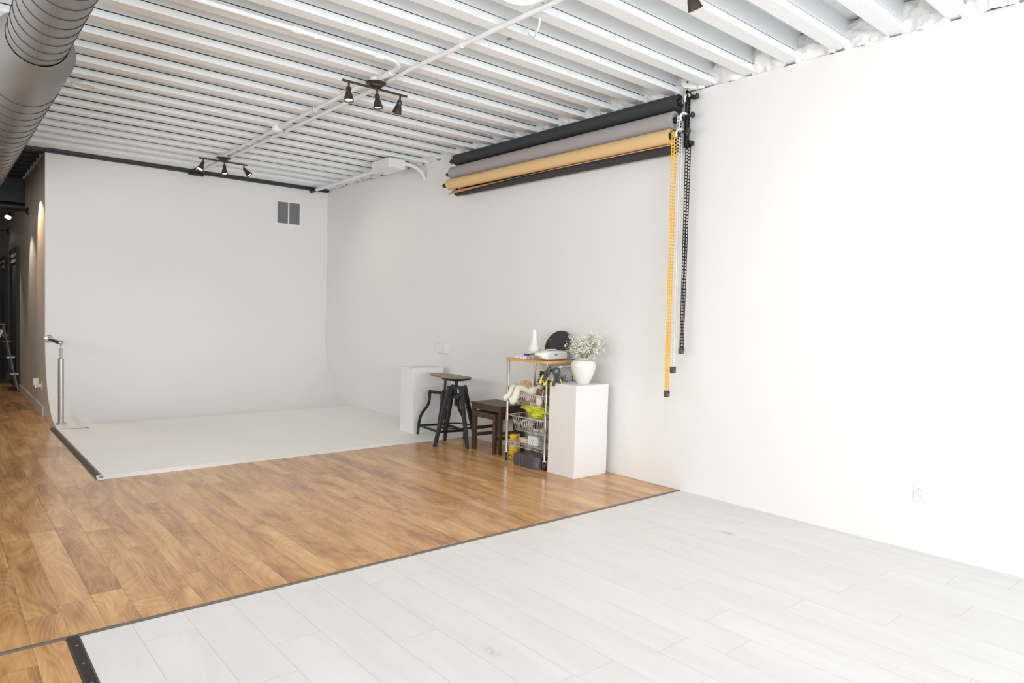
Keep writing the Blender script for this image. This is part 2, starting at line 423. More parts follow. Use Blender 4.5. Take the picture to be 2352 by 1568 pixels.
# hall beyond
struct(MB().box((XH, YB + .12, 0), (XH + .12, YE, 3.07)).build('wall_hall', 'hall_paint'))
pr = [(YB + .122, 0.0), (8.74, 0.0), (8.74, zt + .001)] + prof[4:28] + [(YB, 3.07), (YB + .122, 3.07)]
struct(MB().prism(pr, XH - .004, XH, 'yz').build('wall_hall_end', 'hall_paint')).name = 'wall_hall'
struct(MB().box((XL, YE, 0), (XH + .1, YE + .1, 3.4)).build('wall_end', 'hall_paint'))
struct(MB().box((-0.55, YB + .0, 0), (-0.45, YE, 3.4)).build('wall_hall_left', 'hall_paint'))
struct(MB().box((XL, YB, 0), (-0.55, YB + .1, 3.4)).build('wall_back_left', 'wall_paint'))
struct(MB().box((XH - .016, YB + .12, 0), (XH, 12.60, .10)).box((XH - .016, 13.78, 0), (XH, 14.66, .10)).build('baseboard_hall', 'hall_paint'))
# ceilings
struct(MB().box((XL - .1, YF - .1, 3.30), (XR + .3, YB, 3.46)).build('ceiling', 'joist_paint'))
struct(MB().box((XL - .1, YB, 3.26), (XR + .3, YE + .1, 3.46)).build('ceiling_black', 'black_ceiling')).name = 'ceiling'
# closing strip above the right wall, behind the insulation
struct(MB().box((XR + .06, YF, 3.108), (XR + .12, YB, 3.46)).build('wall_right_top', 'insulation')).name = 'wall_right'

# ------------------------------------------------------------------ joists (one built, then copied)
JX0, JX1 = XL, XR + .055
jr = thing('ceiling_joist', 'white-painted ceiling joist with a flat batten under it, spanning the room', 'joist', (0, 1.37, CT), 'ceiling joists')
m = MB(); m.box((JX0, .008, .055), (JX1, .088, .18)); jb = m.build('joist_board', 'joist_paint', jr, local=True)
m = MB(); m.box((JX0, .012, .0455), (JX1, .094, .055)); js = m.build('seam', 'joist_seam', jr, local=True)
m = MB(); m.box((JX0, 0, 0), (JX1, .10, .0455)); jt = m.build('batten', 'joist_paint', jr, local=True, bevel=.0022)
ORD = ['first', 'second', 'third', 'fourth', 'fifth', 'sixth', 'seventh', 'eighth', 'ninth', 'tenth', 'eleventh', 'twelfth', 'thirteenth', 'fourteenth', 'fifteenth', 'sixteenth', 'seventeenth', 'eighteenth', 'nineteenth']
ORD += ['twentieth'] + ['twenty-' + o for o in ORD[:9]] + ['thirtieth'] + ['thirty-' + o for o in ORD[:9]] + ['fortieth'] + ['forty-' + o for o in ORD[:9]]
def jlabel(k): return 'white-painted ceiling joist with a flat batten, %s from the black beam at the back wall' % ORD[24 - k]
jr['label'] = jlabel(0)
for k in range(-22, 26):
    if k == 0: continue
    y = 1.37 + .328 * k
    if y > 9.35: break
    r = jr.copy(); COL.objects.link(r); r['label'] = jlabel(k); r.location = (random.uniform(-.004, .004), y + random.uniform(-.006, .006), CT)
    for c in (jb, js, jt):
        d = c.copy(); COL.objects.link(d); d.parent = r
# wide last board against the black beam
struct(MB().box((JX0, 9.23, CT - .01), (JX1, 9.54, CT + .2)).build('ceiling', 'joist_paint'))
struct(MB().box((XL, 9.545, 3.072), (XR, 9.72, 3.3)).build('trim_1', 'black_paint', bevel=.01))
struct(MB().box((XH, 9.50, 3.085), (XR - .05, 9.545, 3.10)).box((XH, 9.53, 3.10), (XR - .05, 9.545, 3.15)).build('trim_2', 'black_paint'))
# spray insulation between the joist ends
m = MB()
for k in range(-12, 25):
    y0 = 1.37 + .328 * k + .105
    if y0 > 9.1: break
    random.seed(100 + k)
    ph = [random.uniform(0, 6) for _ in range(6)]
    def fn(u, v, y0=y0, ph=ph):
        y = y0 - .02 + u * .27; z = 3.106 + v * .19
        d = .05 * math.sin(PI * v) ** .5 + .05 * NZ.noise(V(y * 7, z * 9, 1.3)) + .03 * NZ.noise(V(y * 19, z * 23, 4.3)) + .012 * NZ.noise(V(y * 50, z * 55, 7.3))
        return (XR + .03 - max(d + .02, -.01), y, z)
    m.grid(fn, 22, 22)
tag(m.build('spray_insulation', 'insulation'), 'lumpy white sprayed insulation packed between joist ends over the right wall', 'insulation')['kind'] = 'stuff'
random.seed(11)
# black joists over the hall
bj = MB().box((-0.45, 0, 0), (XH, .045, .20)).build('hall_joist', 'black_ceiling'); bj.location = (0, 9.85, 3.10)
tag(bj, 'black-painted hallway ceiling joist, first behind the white back wall', 'joist', 'black hallway joists')
for k in range(1, 18):
    d = bj.copy(); COL.objects.link(d); d['label'] = 'black-painted hallway ceiling joist, %s behind the white back wall' % ORD[k]; d.location = (0, 9.85 + .33 * k, 3.10)
tag(MB().box((-.45, 11.80, 2.72), (XH, 12.0, 3.05)).box((-.45, 11.86, 2.69), (XH, 11.94, 2.72)).cyl((-.45, 11.86, 2.665), (XH, 11.86, 2.665), .055).build('hall_beam', 'black_paint'), 'black beam and pipe crossing the dark hallway below its ceiling', 'beam')

# ------------------------------------------------------------------ floor transition strips
def strip(label, a, b, wd, axis, mat='dark_bronze', screws=None):
    r = thing('transition_strip', label, 'floor trim', (a[0], a[1], 0))
    m = MB(); h = .006
    if axis == 'x': m.prism([(a[1] - wd / 2, 0), (a[1] - wd / 2 + .008, h), (a[1] + wd / 2 - .008, h), (a[1] + wd / 2, 0)], a[0], b[0], 'yz')
    else: m.prism([(a[0] - wd / 2, 0), (a[0] - wd / 2 + .008, h), (a[0] + wd / 2 - .008, h), (a[0] + wd / 2, 0)], a[1], b[1], 'xz')
    m.build('strip', mat, r)
    if screws:
        L = (b[0] - a[0]) if axis == 'x' else (b[1] - a[1]); n = int(L / screws)
        for i in range(n):
            p = (a[0] + .12 + i * screws, a[1], h) if axis == 'x' else (a[0], b[1] - .1 - i * screws, h)
            MB().lathe([(.005, -.001), (.005, .001), (.003, .0018)], p, 8).build('screw', 'steel', r)
strip('long dark metal strip where the wood floor meets the pale floor', (XL, 3.195), (XR - .01, 3.195), .027, 'x', mat='bronze_light', screws=.28)
strip('short dark metal strip with screws between wood and pale floor at bottom left', (.43, YF), (.43, 3.188), .05, 'y', screws=.17)
# platform edge trims
m = MB(); m.prism([(.958, 0), (.966, .008), (.992, .021), (1.006, .022), (1.006, 0)], 5.985, 8.66, 'xz')
tag(m.build('platform_edge_trim', 'bronze_light'), 'dark sloped metal edging along the left side of the studio platform', 'floor trim')
m = MB(); m.prism([(5.970, 0), (5.972, .003), (6.014, .0225), (6.026, .0235), (6.026, 0)], .965, XR - .002, 'yz')
tag(m.build('platform_edge_trim', 'silver_trim'), 'silvery metal edging along the front of the studio platform', 'floor trim')
m = MB(); m.tube([(1.02, 8.467, zt + .0015), (1.26, 8.414, zt + .0015)], .0012, 6); m.ball((1.268, 8.412, zt + .003), .006, 8, (2, .8, .5))  # seam line of the platform, modelled as a thin raised rod
tag(m.build('platform_seam', 'socket_grey'), 'thin dark seam line with a small screw in the platform near the steel post', 'wire')

# ------------------------------------------------------------------ handrail and post
r = thing('support_post', 'brushed steel post with thin top rod standing on the platform', 'post', (1.078, 8.81, zt))
m = MB(); m.lathe([(.0, 0), (.052, 0), (.052, .012), (.048, .016), (.0, .016)], (1.078, 8.81, zt), 28); m.build('base_flange', 'brushed_steel', r)
MB().lathe([(.028, 0), (.028, .70), (.024, .705), (.0, .705)], (1.078, 8.81, zt + .014), 28).build('post_tube', 'brushed_steel', r)
MB().lathe([(.013, 0), (.013, .108), (.005, .112), (.005, .13), (.010, .135), (.010, .142), (.003, .15), (.0, .15)], (1.078, 8.81, zt + .718), 20).build('top_rod', 'steel', r)
r = thing('handrail', 'short polished steel rail stub fixed to the back wall above the post', 'handrail', (1.055, YB, .91))
MB().lathe([(.0, 0), (.045, 0), (.045, .008), (.030, .014), (.0, .014)], (1.056, YB, .915), 28, axis=(0, -1, 0)).build('wall_flange', 'steel', r)
MB().lathe([(.024, .01), (.024, .78), (.022, .80), (.011, .806), (.0, .808)], (1.056, YB, .915), 28, axis=(.024, -1, -.009)).build('rail_tube', 'steel', r)

# ------------------------------------------------------------------ wall grille, outlets
r = thing('air_grille', 'square white air return grille with two grey louvred halves on the back wall', 'air vent', (3.915, YB, 2.69))
x0, x1, z0, z1 = 3.715, 4.10, 2.525, 2.885
m = MB()
for a, b in (((x0, z0), (x1, z0 + .03)), ((x0, z1 - .03), (x1, z1)), ((x0, z0 + .03), (x0 + .03, z1 - .03)), ((x1 - .03, z0 + .03), (x1, z1 - .03)), ((3.898, z0 + .03), (3.917, z1 - .03))):
    m.box((a[0], YB - .012, a[1]), (b[0], YB + .001, b[1]))
m.build('frame', 'wall_paint', r)
for a, b in ((x0 + .03, 3.898), (3.917, x1 - .03)):
    p = MB().box((a, YB - .003, z0 + .03), (b, YB + .0, z1 - .03)).build('louvre_panel', 'grille_grey', r)
    m = MB(); z = z0 + .035
    while z < z1 - .035:
        m.beam((a, YB - .0055, z), (b, YB - .0055, z), .007, .0025, up=(0, .6, 1)); z += .012
    m.build('louvre', 'grille_grey', p)
def outlet(label, c, face):
    r = thing('wall_outlet', label, 'outlet', c)
    def P(a, d, z): return (c[0] - d, c[1] + a, c[2] + z)
    m = MB(); m.box(P(-.036, .006, -.058), P(.036, 0, .058)); m.build('plate', 'white_plastic', r, bevel=.003)
    m = MB(); m.box(P(-.017, .009, -.034), P(.017, .005, .034)); m.build('receptacle', 'white_gloss', r, bevel=.001)
    for z in (-.02, .018):
        for a in (-.006, .007): MB().box(P(a - .0009, .0094, z), P(a + .0009, .0088, z + .009)).build('slot', 'socket_grey', r)
        MB().cyl(P(0, .0088, z - .006), P(0, .0095, z - .006), .0024, n=10).build('slot', 'hole_dark', r)
    return r
outlet('white wall outlet near the floor on the bright right wall', (XR, 1.488, .352), 0)
r = thing('control_box', 'small white wall box above the rear white pedestal', 'wall box', (XR, 6.49, .95))
MB().box((4.452, 6.40, .885), (XR, 6.50, 1.008)).build('cover', 'white_gloss', r, bevel=.004)
MB().box((4.465, 6.50, .885), (XR, 6.60, 1.004)).build('housing', 'wall_paint', r, bevel=.004)
m = MB(); m.cyl((4.4515, 6.45, .925), (4.4525, 6.45, .925), .003, n=10)
for y in (6.53, 6.58): m.cyl((4.464, y, .99), (4.4655, y, .99), .003, n=10)
m.build('screws', 'socket_grey', r)
outlet('hallway wall outlet plate just left of the white back wall', (XH - .001, 9.93, .335), 0)
r = thing('plug_in_freshener', 'small white plug-in device in the hallway outlet', 'plug-in device', (XH - .05, 9.93, .36))
MB().cbox((XH - .06, 9.93, .385), (.06, .055, .085)).build('bottle', 'white_plastic', r, bevel=.01)
MB().cyl((XH - .06, 9.93, .32), (XH - .06, 9.93, .345), .02).build('cap', 'steel', r)
MB().box((XH - .045, 9.91, .32), (XH - .007, 9.95, .355)).build('plug', 'white_plastic', r, bevel=.003)

# ------------------------------------------------------------------ hall doors, sconces, ladder
for n, (a, b, zz) in enumerate(((12.68, 13.70, 2.12), (14.74, 15.80, 2.10))):
    d = struct(MB().box((XH - .03, a, 0), (XH - .001, b, zz)).build('door_%d' % (n + 1), 'black_paint'))
    MB().box((XH - .045, a - .03, 0), (XH, a + .03, zz + .03)).box((XH - .045, b - .03, 0), (XH, b + .03, zz + .03)).box((XH - .045, a, zz - .03), (XH, b, zz + .03)).build('door_frame', 'black_paint', d)
    m = MB()
    for k in range(2): m.box((XH - .05, a + .06, zz - .10 - k * .09), (XH - .031, b - .06, zz - .05 - k * .09))
    m.build('door_vent', 'alu', d)
def sconce(label, y, z, out):
    r = thing('wall_spotlight', label, 'wall lamp', (XH, y, z), 'hallway wall spotlights')
    MB().lathe([(.0, 0), (.055, 0), (.055, .012), (.02, .03), (0, .03)], (XH, y, z), 20, axis=(-1, 0, 0)).build('wall_mount', 'lamp_bronze', r)
    MB().tube([(XH - .02, y, z), (XH - .12, y, z - .01), (XH - out, y - .02, z - .05)], .009, 8).build('arm', 'lamp_bronze', r)
    c = V(XH - out - .01, y - .03, z - .06)
    ax = V(-.25, -.6, -.75).normalized()
    MB().lathe([(.015, -.02), (.025, 0), (.038, .06), (.040, .075)], c, 20, axis=ax, closed_top=False).build('lamp_head', 'lamp_bronze', r)
    MB().lathe([(.0, .070), (.036, .070), (.030, .076), (.0, .078)], c, 16, axis=ax).build('bulb', 'bulb', r)
sconce('lit spotlight on the hallway wall, nearer to the white back wall', 11.41, 2.57, .20)
sconce('spotlight on the hallway wall above the two dark doors, further back', 14.46, 2.53, .18)
spot('hall_glow', (.72, 10.25, 2.68), (1.02, 9.98, 2.12), 42, 76, (1.0, 0.68, 0.40), blend=.4, r=.015)
spot('hall_glow', (.70, 11.2, 2.45), (1.02, 10.6, .8), 30, 80)
spot('hall_glow_far', (.60, 13.3, 2.50), (1.02, 12.75, .7), 50, 66)
r = thing('step_ladder', 'folding aluminium step ladder in the hallway by the dark doors', 'ladder', (.85, 13.0, 0))
for y in (12.88, 13.22):
    MB().beam((.84, y, .98), (.99, y - .45, .0), .018, .045, up=(0, 1, 0)).build('front_rail', 'alu', r)
    MB().beam((.83, y, .90), (.50, y, .02), .022, .045, up=(0, 1, 0)).build('rear_rail', 'alu', r)
for i, z in enumerate((.26, .50, .74)):
    MB().box((.84 + (.98 - z) * .153 - .05, 12.86 - (.98 - z) * .459, z - .012), (.84 + (.98 - z) * .153 + .05, 13.24 - (.98 - z) * .459, z + .012)).build('step', 'plastic_black' if i == 2 else 'alu', r)
MB().box((.78, 12.86, .96), (.88, 13.24, 1.01)).build('top_cap', 'plastic_black', r, bevel=.01)
for y in (12.88, 13.22): MB().box((.82, y - .03, .80), (.90, y + .03, .85)).build('hinge', 'plastic_black', r, bevel=.005)

# ------------------------------------------------------------------ spiral duct
r = thing('ventilation_duct', 'large grey spiral ventilation duct hanging along the upper left', 'duct', (.50, 0, 2.88))
def duct(y0, y1, rad, pitch, xc, zc):
    m = MB(); n = 48; prof = [(rad, 0.0)]; m.tube([(xc, y0, zc), (xc, y1, zc)], rad, n, cap=False)
    # helical standing seam
    turns = (y1 - y0) / pitch; k = int(turns * 40); P = []
    g = MB()
    for i in range(k + 1):
        a = 2 * PI * i / 40; y = y0 + pitch * i / 40
        P.append((xc + (rad + .0012) * math.cos(a), y, zc + (rad + .0012) * math.sin(a)))
    g.tube(P, .0032, 5)
    return m, g
XC, ZC = .487, 2.885
m, g = duct(-2.6, 4.93, .153, .152, XC, ZC); m.build('duct_tube', 'duct_metal', r); g.build('spiral_seam', 'gap_dark', r)
m, g = duct(5.55, 11.7, .213, .24, XC, ZC - .005); m.build('duct_tube', 'duct_metal', r); g.build('spiral_seam', 'gap_dark', r)
m = MB(); m.lathe([(.157, 0), (.157, .05), (.217, .20), (.217, .70), (.213, .70)], (XC, 4.92, ZC - .003), 48, axis=(0, 1, 0), closed_top=False, closed_bot=False); m.build('reducer', 'duct_metal', r)
for y in (-.5, 2.6, 7.4, 10.2):
    rr = .158 if y < 5 else .219
    MB().tube([(XC + rr * math.cos(a), y, ZC + rr * math.sin(a)) for a in [2 * PI * i / 40 for i in range(40)]], .004, 6, closed=True).tube([(XC, y, ZC + rr), (XC, y, 3.13)], .004, 6).build('hanger_band', 'duct_metal', r)

# ------------------------------------------------------------------ conduits
def dark_end(r, a, b, rad):
    MB().cyl(a, b, rad, n=14).build('dark_end', 'black_paint', r)
def conduit(name, label, pts, rad=.0155, mat='joist_paint', clips=(), couplings=(), cat='conduit'):
    r = thing(name, label, cat, pts[0])
    MB().tube(pts, rad, 12).build('pipe', mat, r)
    for c in clips:
        c = V(c); MB().tube([c + V(-.02, 0, .02), c + V(-.018, 0, 0), c + V(-.012, 0, -.014), c + V(0, 0, -.019), c + V(.012, 0, -.014), c + V(.018, 0, 0), c + V(.02, 0, .02)], .004, 6).build('clip', mat, r)
    for a, b in couplings: MB().cyl(a, b, rad * 1.35, n=14).build('coupling', mat, r)
    return r
cz = CT - .014
ca = conduit('conduit', 'white conduit running under the joists past the near spotlight bar to the back wall', [(2.69, -2.8, cz), (2.675, 2.87, cz), (2.665, 4.4, cz), (2.70, 5.0, cz), (2.70, 8.9, cz), (2.69, 9.9, 3.082)], clips=[(2.667, 3.72, cz), (2.675, 2.75, cz), (2.70, 7.1, cz)])
conduit('conduit', 'white conduit from the near spotlight bar to the round junction box and far bar', [(2.585, 4.85, cz), (2.60, 6.62, cz)], clips=[(2.595, 5.8, cz)])
conduit('conduit', 'white conduit between the round junction box and the far spotlight bar', [(2.605, 6.76, cz), (2.612, 8.34, cz)], clips=[(2.61, 7.5, cz)])
cb = conduit('conduit', 'white conduit from the far spotlight bar over the back wall', [(2.61, 8.48, cz), (2.61, 8.9, cz), (2.60, 9.95, 3.082)])
dark_end(ca, (2.695, 9.36, 3.094), (2.69, 9.62, 3.087), .018); dark_end(cb, (2.605, 9.36, 3.094), (2.60, 9.62, 3.087), .018)
MB().box((2.56, 9.535, 3.045), (2.74, 9.585, 3.068)).build('bracket', 'black_paint', ca)
pts = smoothpath([(-2.2, 4.245, cz), (1.169, 4.25, cz), (1.844, 4.26, cz), (2.38, 4.27, cz), (2.50, 4.29, cz), (2.565, 4.36, cz), (2.595, 4.47, cz), (2.603, 4.70, cz)], 6)
conduit('conduit', 'white conduit bending from the left into the near spotlight bar', pts, .017, clips=[(1.9, 4.26, cz)], couplings=[((1.74, 4.256, cz), (1.80, 4.257, cz)), ((2.34, 4.27, cz), (2.40, 4.275, cz)), ((2.597, 4.50, cz), (2.601, 4.6, cz))])
pts = smoothpath([(-2.2, 2.98, cz), (1.4, 2.985, cz), (2.25, 2.99, cz), (2.40, 3.01, cz), (2.52, 3.01, cz), (2.59, 2.93, cz), (2.605, 2.7, cz)], 6)
conduit('conduit', 'white conduit with a sweeping bend at the top edge of the photo', pts, .017)
r = thing('junction_box', 'round white junction box on the conduits between the two spotlight bars', 'junction box', (2.60, 6.69, CT))
MB().lathe([(0, 0), (.05, 0), (.05, -.045), (.0, -.045)], (2.60, 6.69, CT + .002), 24).build('box', 'joist_paint', r)
MB().lathe([(0, -.045), (.053, -.045), (.053, -.05), (.0, -.05)], (2.60, 6.69, CT + .002), 24).build('cover', 'white_plastic', r)
m = MB(); m.tube(smoothpath([(2.78, 3.09, 3.16), (2.785, 3.10, 3.09), (2.80, 3.14, 3.055), (2.83, 3.20, 3.05), (2.86, 3.28, 3.10), (2.862, 3.29, 3.14)], 5), .006, 8)
tag(m.build('wire_hook', 'white_plastic'), 'white hook of bent rod hanging from a joist near the top centre', 'hook')
m = MB(); m.beam((2.87, 3.50, 3.135), (2.885, 3.36, 3.135), .02, .006); tag(m.build('metal_strap', 'grille_grey'), 'small grey metal strap between two joists near the top centre', 'strap')
m = MB(); m.lathe([(0, 0), (.09, 0), (.085, -.01), (.075, -.012), (.07, -.006), (0, -.006)], (.96, 6.60, CT), 28)
tag(m.build('round_cover', 'joist_paint'), 'flat round painted cover on the joists beside the big duct', 'ceiling cover')
# surface box with flexible hose at the right wall
r = thing('electrical_box', 'white rectangular electrical box under the joists left of the paper rolls', 'electrical box', (4.15, 7.1, 3.05))
MB().box((3.99, 6.93, 3.00), (4.20, 7.33, 3.10)).build('box', 'white_plastic', r, bevel=.004)
MB().box((3.985, 6.925, 2.99), (4.205, 7.335, 3.002)).build('cover', 'white_plastic', r, bevel=.002)
cc = conduit('conduit', 'white conduit from the electrical box to the top right corner of the back wall', [(4.17, 7.3, 3.065), (4.235, 9.59, 3.055)], .022)
dark_end(cc, (4.229, 9.38, 3.056), (4.236, 9.597, 3.055), .024)
pts = smoothpath([(4.16, 6.95, 3.06), (4.26, 6.93, 3.055), (4.36, 6.93, 3.03), (4.44, 6.94, 2.985), (4.488, 6.95, 2.92)], 6)
m = MB(); rs = [.020 + (.002 if i % 2 else 0) for i in range(len(pts))]; m.tube(pts, rs, 14)
tag(m.build('flexible_hose', 'white_plastic'), 'short white flexible hose curving from the electrical box to the right wall', 'hose')
r = thing('round_wall_cap', 'short round white cap sticking out above the roll bracket at the wall top', 'junction box', (4.46, 3.22, 3.16))
ax = V(-.8, -.45, -.05)
MB().lathe([(0, -.06), (.043, -.06), (.045, -.055), (.045, .0), (.0, .0)], (4.43, 3.215, 3.163), 28, axis=ax).build('cap', 'white_plastic', r)
MB().lathe([(0, .0), (.008, .0), (.008, .002), (.0, .002)], (4.43, 3.215, 3.163), 12, axis=ax).build('knockout', 'socket_grey', r)

# ------------------------------------------------------------------ spotlight bars
def head(r, top, axis, lit, energy=22, name='lamp_head'):
    top = V(top); ax = V(axis).normalized()
    MB().cyl(top, top + V(0, 0, -.045), .0075, n=10).build('stem', 'lamp_bronze', r)
    c = top + V(0, 0, -.042)
    h = MB().lathe([(.0, 0), (.016, 0), (.021, .012), (.018, .03), (.020, .040), (.027, .055), (.036, .095), (.038, .105), (.034, .105), (.028, .09)], c, 24, axis=ax, closed_top=False).build(name, 'lamp_bronze', r)
    MB().lathe([(.0, .090), (.030, .090), (.024, .097), (.0, .099)], c, 18, axis=ax).build('bulb', 'bulb' if lit else 'grille_grey', h)
    if lit: spot('lamp_light', c + ax * .12, c + ax * 1.1, energy, 120, blend=1.0)
def bar(label, x, y, heads, off=0):
    r = thing('spotlight_bar', label, 'ceiling lamp', (x, y, CT), 'bronze ceiling spotlight bars')
    MB().lathe([(0, 0), (.045, 0), (.045, -.035), (0, -.035)], (x, y, CT), 24).build('ceiling_box', 'joist_paint', r)
    MB().lathe([(0, -.033), (.078, -.033), (.079, -.038), (.068, -.045), (.052, -.050), (.045, -.063), (.0, -.063)], (x, y, CT), 32).build('canopy', 'lamp_bronze', r)
    z = CT - .074
    MB().cyl((x - .275, y, z), (x + .275, y, z), .009, n=12).build('cross_bar', 'lamp_bronze', r)
    for dx, ax, lit in heads: head(r, (x + dx, y, z), ax, lit)
bar('nearer bronze three-spot ceiling bar, its right spot unlit', 2.605, 4.75, [(-.225, (-.05, -.12, -1), True), (.012, (.08, -.05, -1), True), (.215, (-.12, .30, -1), False)])
bar('farther bronze three-spot ceiling bar, close to the white back wall', 2.629, 8.40, [(-.225, (-.45, -.2, -1), True), (.01, (0, -.15, -1), True), (.235, (.75, -.45, -1), True)])
bar('bronze spotlight bar of which only one tilted spot shows at the top edge', 2.68, 2.12, [(-.225, (0, 0, -1), True), (.0, (.1, 0, -1), True), (.225, (.5, -.12, -1), True)])

# ------------------------------------------------------------------ backdrop paper rolls
YR0, YR1 = 3.27, 6.20
tiers = [(4.41, 3.02, .060, 'paper_black', 'cream_hook'), (4.365, 2.87, .070, 'paper_grey', 'white_plastic'), (4.32, 2.742, .056, 'paper_kraft', 'cream_hook')]
r = thing('roll_bracket', 'black slotted bracket at the right end of the three paper rolls', 'bracket', (4.44, 3.19, 2.66))
m = MB()
for z in [2.66 + .0275 * i for i in range(16)]: m.box((4.395, 3.184, z), (4.43, 3.19, z + .011))
m.box((4.39, 3.183, 2.655), (4.398, 3.20, 3.085)); m.box((4.427, 3.183, 2.655), (4.435, 3.20, 3.085)); m.box((4.39, 3.183, 3.07), (4.435, 3.20, 3.085)); m.box((4.39, 3.190, 2.655), (4.435, 3.194, 3.085))
m.build('slotted_plate', 'iron_black', r)
m = MB(); m.box((4.43, 3.18, 3.04), (4.499, 3.20, 3.07)); m.box((4.43, 3.18, 2.69), (4.499, 3.20, 2.72)); m.build('wall_arm', 'iron_black', r)
for x, z, rad, mt, hk in tiers:
    zz = z + .022
    h = MB().tube(smoothpath([(4.41, 3.185, zz + .005), (x + .02, 3.19, zz + .018), (x - .015, 3.195, zz + .012), (x - .028, 3.20, zz - .015), (x - .015, 3.205, zz - .038)], 5), .0085, 8).build('hook', hk, r)
for x, z, rad, mt, hk in tiers:
    MB().lathe([(0, 0), (.012, 0), (.012, .035), (.022, .042), (.024, .050), (.020, .056), (0, .056)], (x + .035, 3.185, z + .025), 20, axis=(.1, -1, 0)).build('knob', 'plastic_black', r)
r = thing('roll_bracket', 'black bracket at the left end of the three paper rolls', 'bracket', (4.46, 6.25, 2.70))
MB().box((4.43, 6.235, 2.70), (4.47, 6.245, 3.09)).build('slotted_plate', 'iron_black', r)
MB().box((4.45, 6.22, 3.02), (4.499, 6.26, 3.05)).box((4.45, 6.22, 2.74), (4.499, 6.26, 2.77)).build('wall_arm', 'iron_black', r)
for x, z, rad, mt, hk in tiers:
    MB().beam((4.45, 6.245, z + .02), (x, 6.245, z - .01), .02, .012).build('hook', 'iron_black', r)
MB().tube(smoothpath([(4.46, 6.27, 3.09), (4.40, 6.30, 3.06), (4.43, 6.33, 3.0), (4.47, 6.30, 2.98)], 5), .010, 8).build('clip', 'wire_white', r)

def chain(par, mat, xs, y0, z0, y1, z1, conv=.012):
    m = MB(); wd = .027
    for i, x in enumerate(xs):
        n = int((z0 - z1) / .0245); mx = sum(xs) / 2
        sgn = 1 if i else -1
        for k in range(n + 1):
            t = k / n; z = z0 + (z1 - z0) * t; y = y0 + (y1 - y0) * t + (.004 if i else -.004); xx = x + (mx + sgn * conv - x) * t
            dy = (y1 - y0) / n
            m.cbox((xx, y, z), (.004, wd, .0085))
            if k < n:
                for s_ in (-1, 1): m.beam((xx, y + s_ * (wd / 2 - .0022), z), (xx, y + dy + s_ * (wd / 2 - .0022), z - (z0 - z1) / n), .0044, .004)
    # over the sprocket
    mx = sum(xs) / 2; rr = abs(xs[1] - xs[0]) / 2
    m.grid(lambda u, v: (mx + rr * math.cos(PI * u), y0 - wd / 2 + wd * v, z0 + rr * math.sin(PI * u)), 8, 1)
    m.build('chain', mat, par)
    m = MB(); mxc = mx; c = conv + .007
    m.prism([(-c, .05), (-c, .012), (-c * .7, 0), (c * .7, 0), (c, .012), (c, .05), (c * .55, .05), (c * .55, .03), (-c * .55, .03), (-c * .55, .05)], y1 - .016, y1 + .016, 'xz')
    o = m.build('chain_weight', 'socket_grey', par, bevel=.002)
    for v in o.data.vertices: v.co.x += mxc - par.location.x + par.location.x * 1 ; v.co.z += z1 - .055
labels = ['black paper roll, topmost of the three, its sheet hanging behind the others', 'thick grey paper roll, the middle one of the three', 'tan kraft paper roll, lowest of the three, with an orange pull chain']
cats = 'backdrop roll'
rolls = []
for i, (x, z, rad, mt, hk) in enumerate(tiers):
    r = thing('backdrop_roll', labels[i], cats, (x, YR0, z), 'backdrop paper rolls above the right wall'); rolls.append(r)
    o = MB().lathe([(.026, .004), (.045, .0), (rad, 0), (rad, YR1 - YR0), (.026, YR1 - YR0)], (x, YR0, z), 40, axis=(0, 1, 0), closed_top=False, closed_bot=False).build('paper_roll', mt, r)
    m = MB()
    sp = [(rad - .004 - (rad - .034) * k / 60, YR0 - .001, k) for k in range(61)]
    m.tube([(x + q * math.cos(k * .42), yy, z + q * math.sin(k * .42)) for q, yy, k in sp], .0016, 4); m.build('paper_layers', mt, r)
    MB().lathe([(.0, 0), (.018, 0), (.018, .05), (.026, .055), (.026, .10), (0, .10)], (x, YR0 - .075, z), 16, axis=(0, 1, 0)).build('expander_hook', 'plastic_black', r)
    MB().lathe([(.026, -.05), (.026, .0), (.016, .015), (.014, .05), (.022, .065), (.025, .09), (.018, .115), (0, .12)], (x, YR1, z), 16, axis=(0, 1, 0), closed_bot=False).build('expander_knob', 'plastic_black', r)
    MB().lathe([(0, 0), (rad * .38, 0), (rad * .38, .006), (0, .006)], (x, YR0 - .045, z), 20, axis=(0, 1, 0)).build('sprocket', hk, r)
# hanging black sheet with curled lower edge
def sheet(u, v):
    P = [(4.468, 3.02), (4.476, 2.88), (4.474, 2.74), (4.462, 2.665), (4.435, 2.635), (4.40, 2.640), (4.378, 2.668), (4.372, 2.70)]
    t = v * (len(P) - 1); i = min(int(t), len(P) - 2); f = t - i
    x = P[i][0] * (1 - f) + P[i + 1][0] * f; z = P[i][1] * (1 - f) + P[i + 1][1] * f
    k = max(0, v - .4)
    z += k * (.020 * math.sin(3.2 * u) - .02 * u); x += k * .01 * math.sin(7 * u)
    if v > .75: z -= (v - .75) * .10 * max(0, u - .5)
    return (x, YR0 + .02 + (YR1 - YR0 - .02) * u, z)
MB().grid(sheet, 40, 28).build('hanging_sheet', 'paper_black', rolls[0], solid=.0012)
def flap(u, v):
    d = .012 + .045 * max(0, (u - .35) / .65) ** 1.5
    return (4.32 + .056 * math.cos(-PI / 2 + .9 - v * .9) - v * .02, YR0 + (YR1 - YR0) * u, 2.742 - .0565 - v * d)
MB().grid(flap, 30, 6).build('loose_edge', 'paper_kraft', rolls[2], solid=.001)
chain(rolls[2], 'yellow_chain', (4.298, 4.342), 3.235, 2.75, 3.222, .80)
chain(rolls[1], 'white_chain', (4.343, 4.387), 3.225, 2.88, 3.205, .985)
chain(rolls[0], 'iron_black', (4.388, 4.432), 3.172, 2.665, 3.165, 1.135)

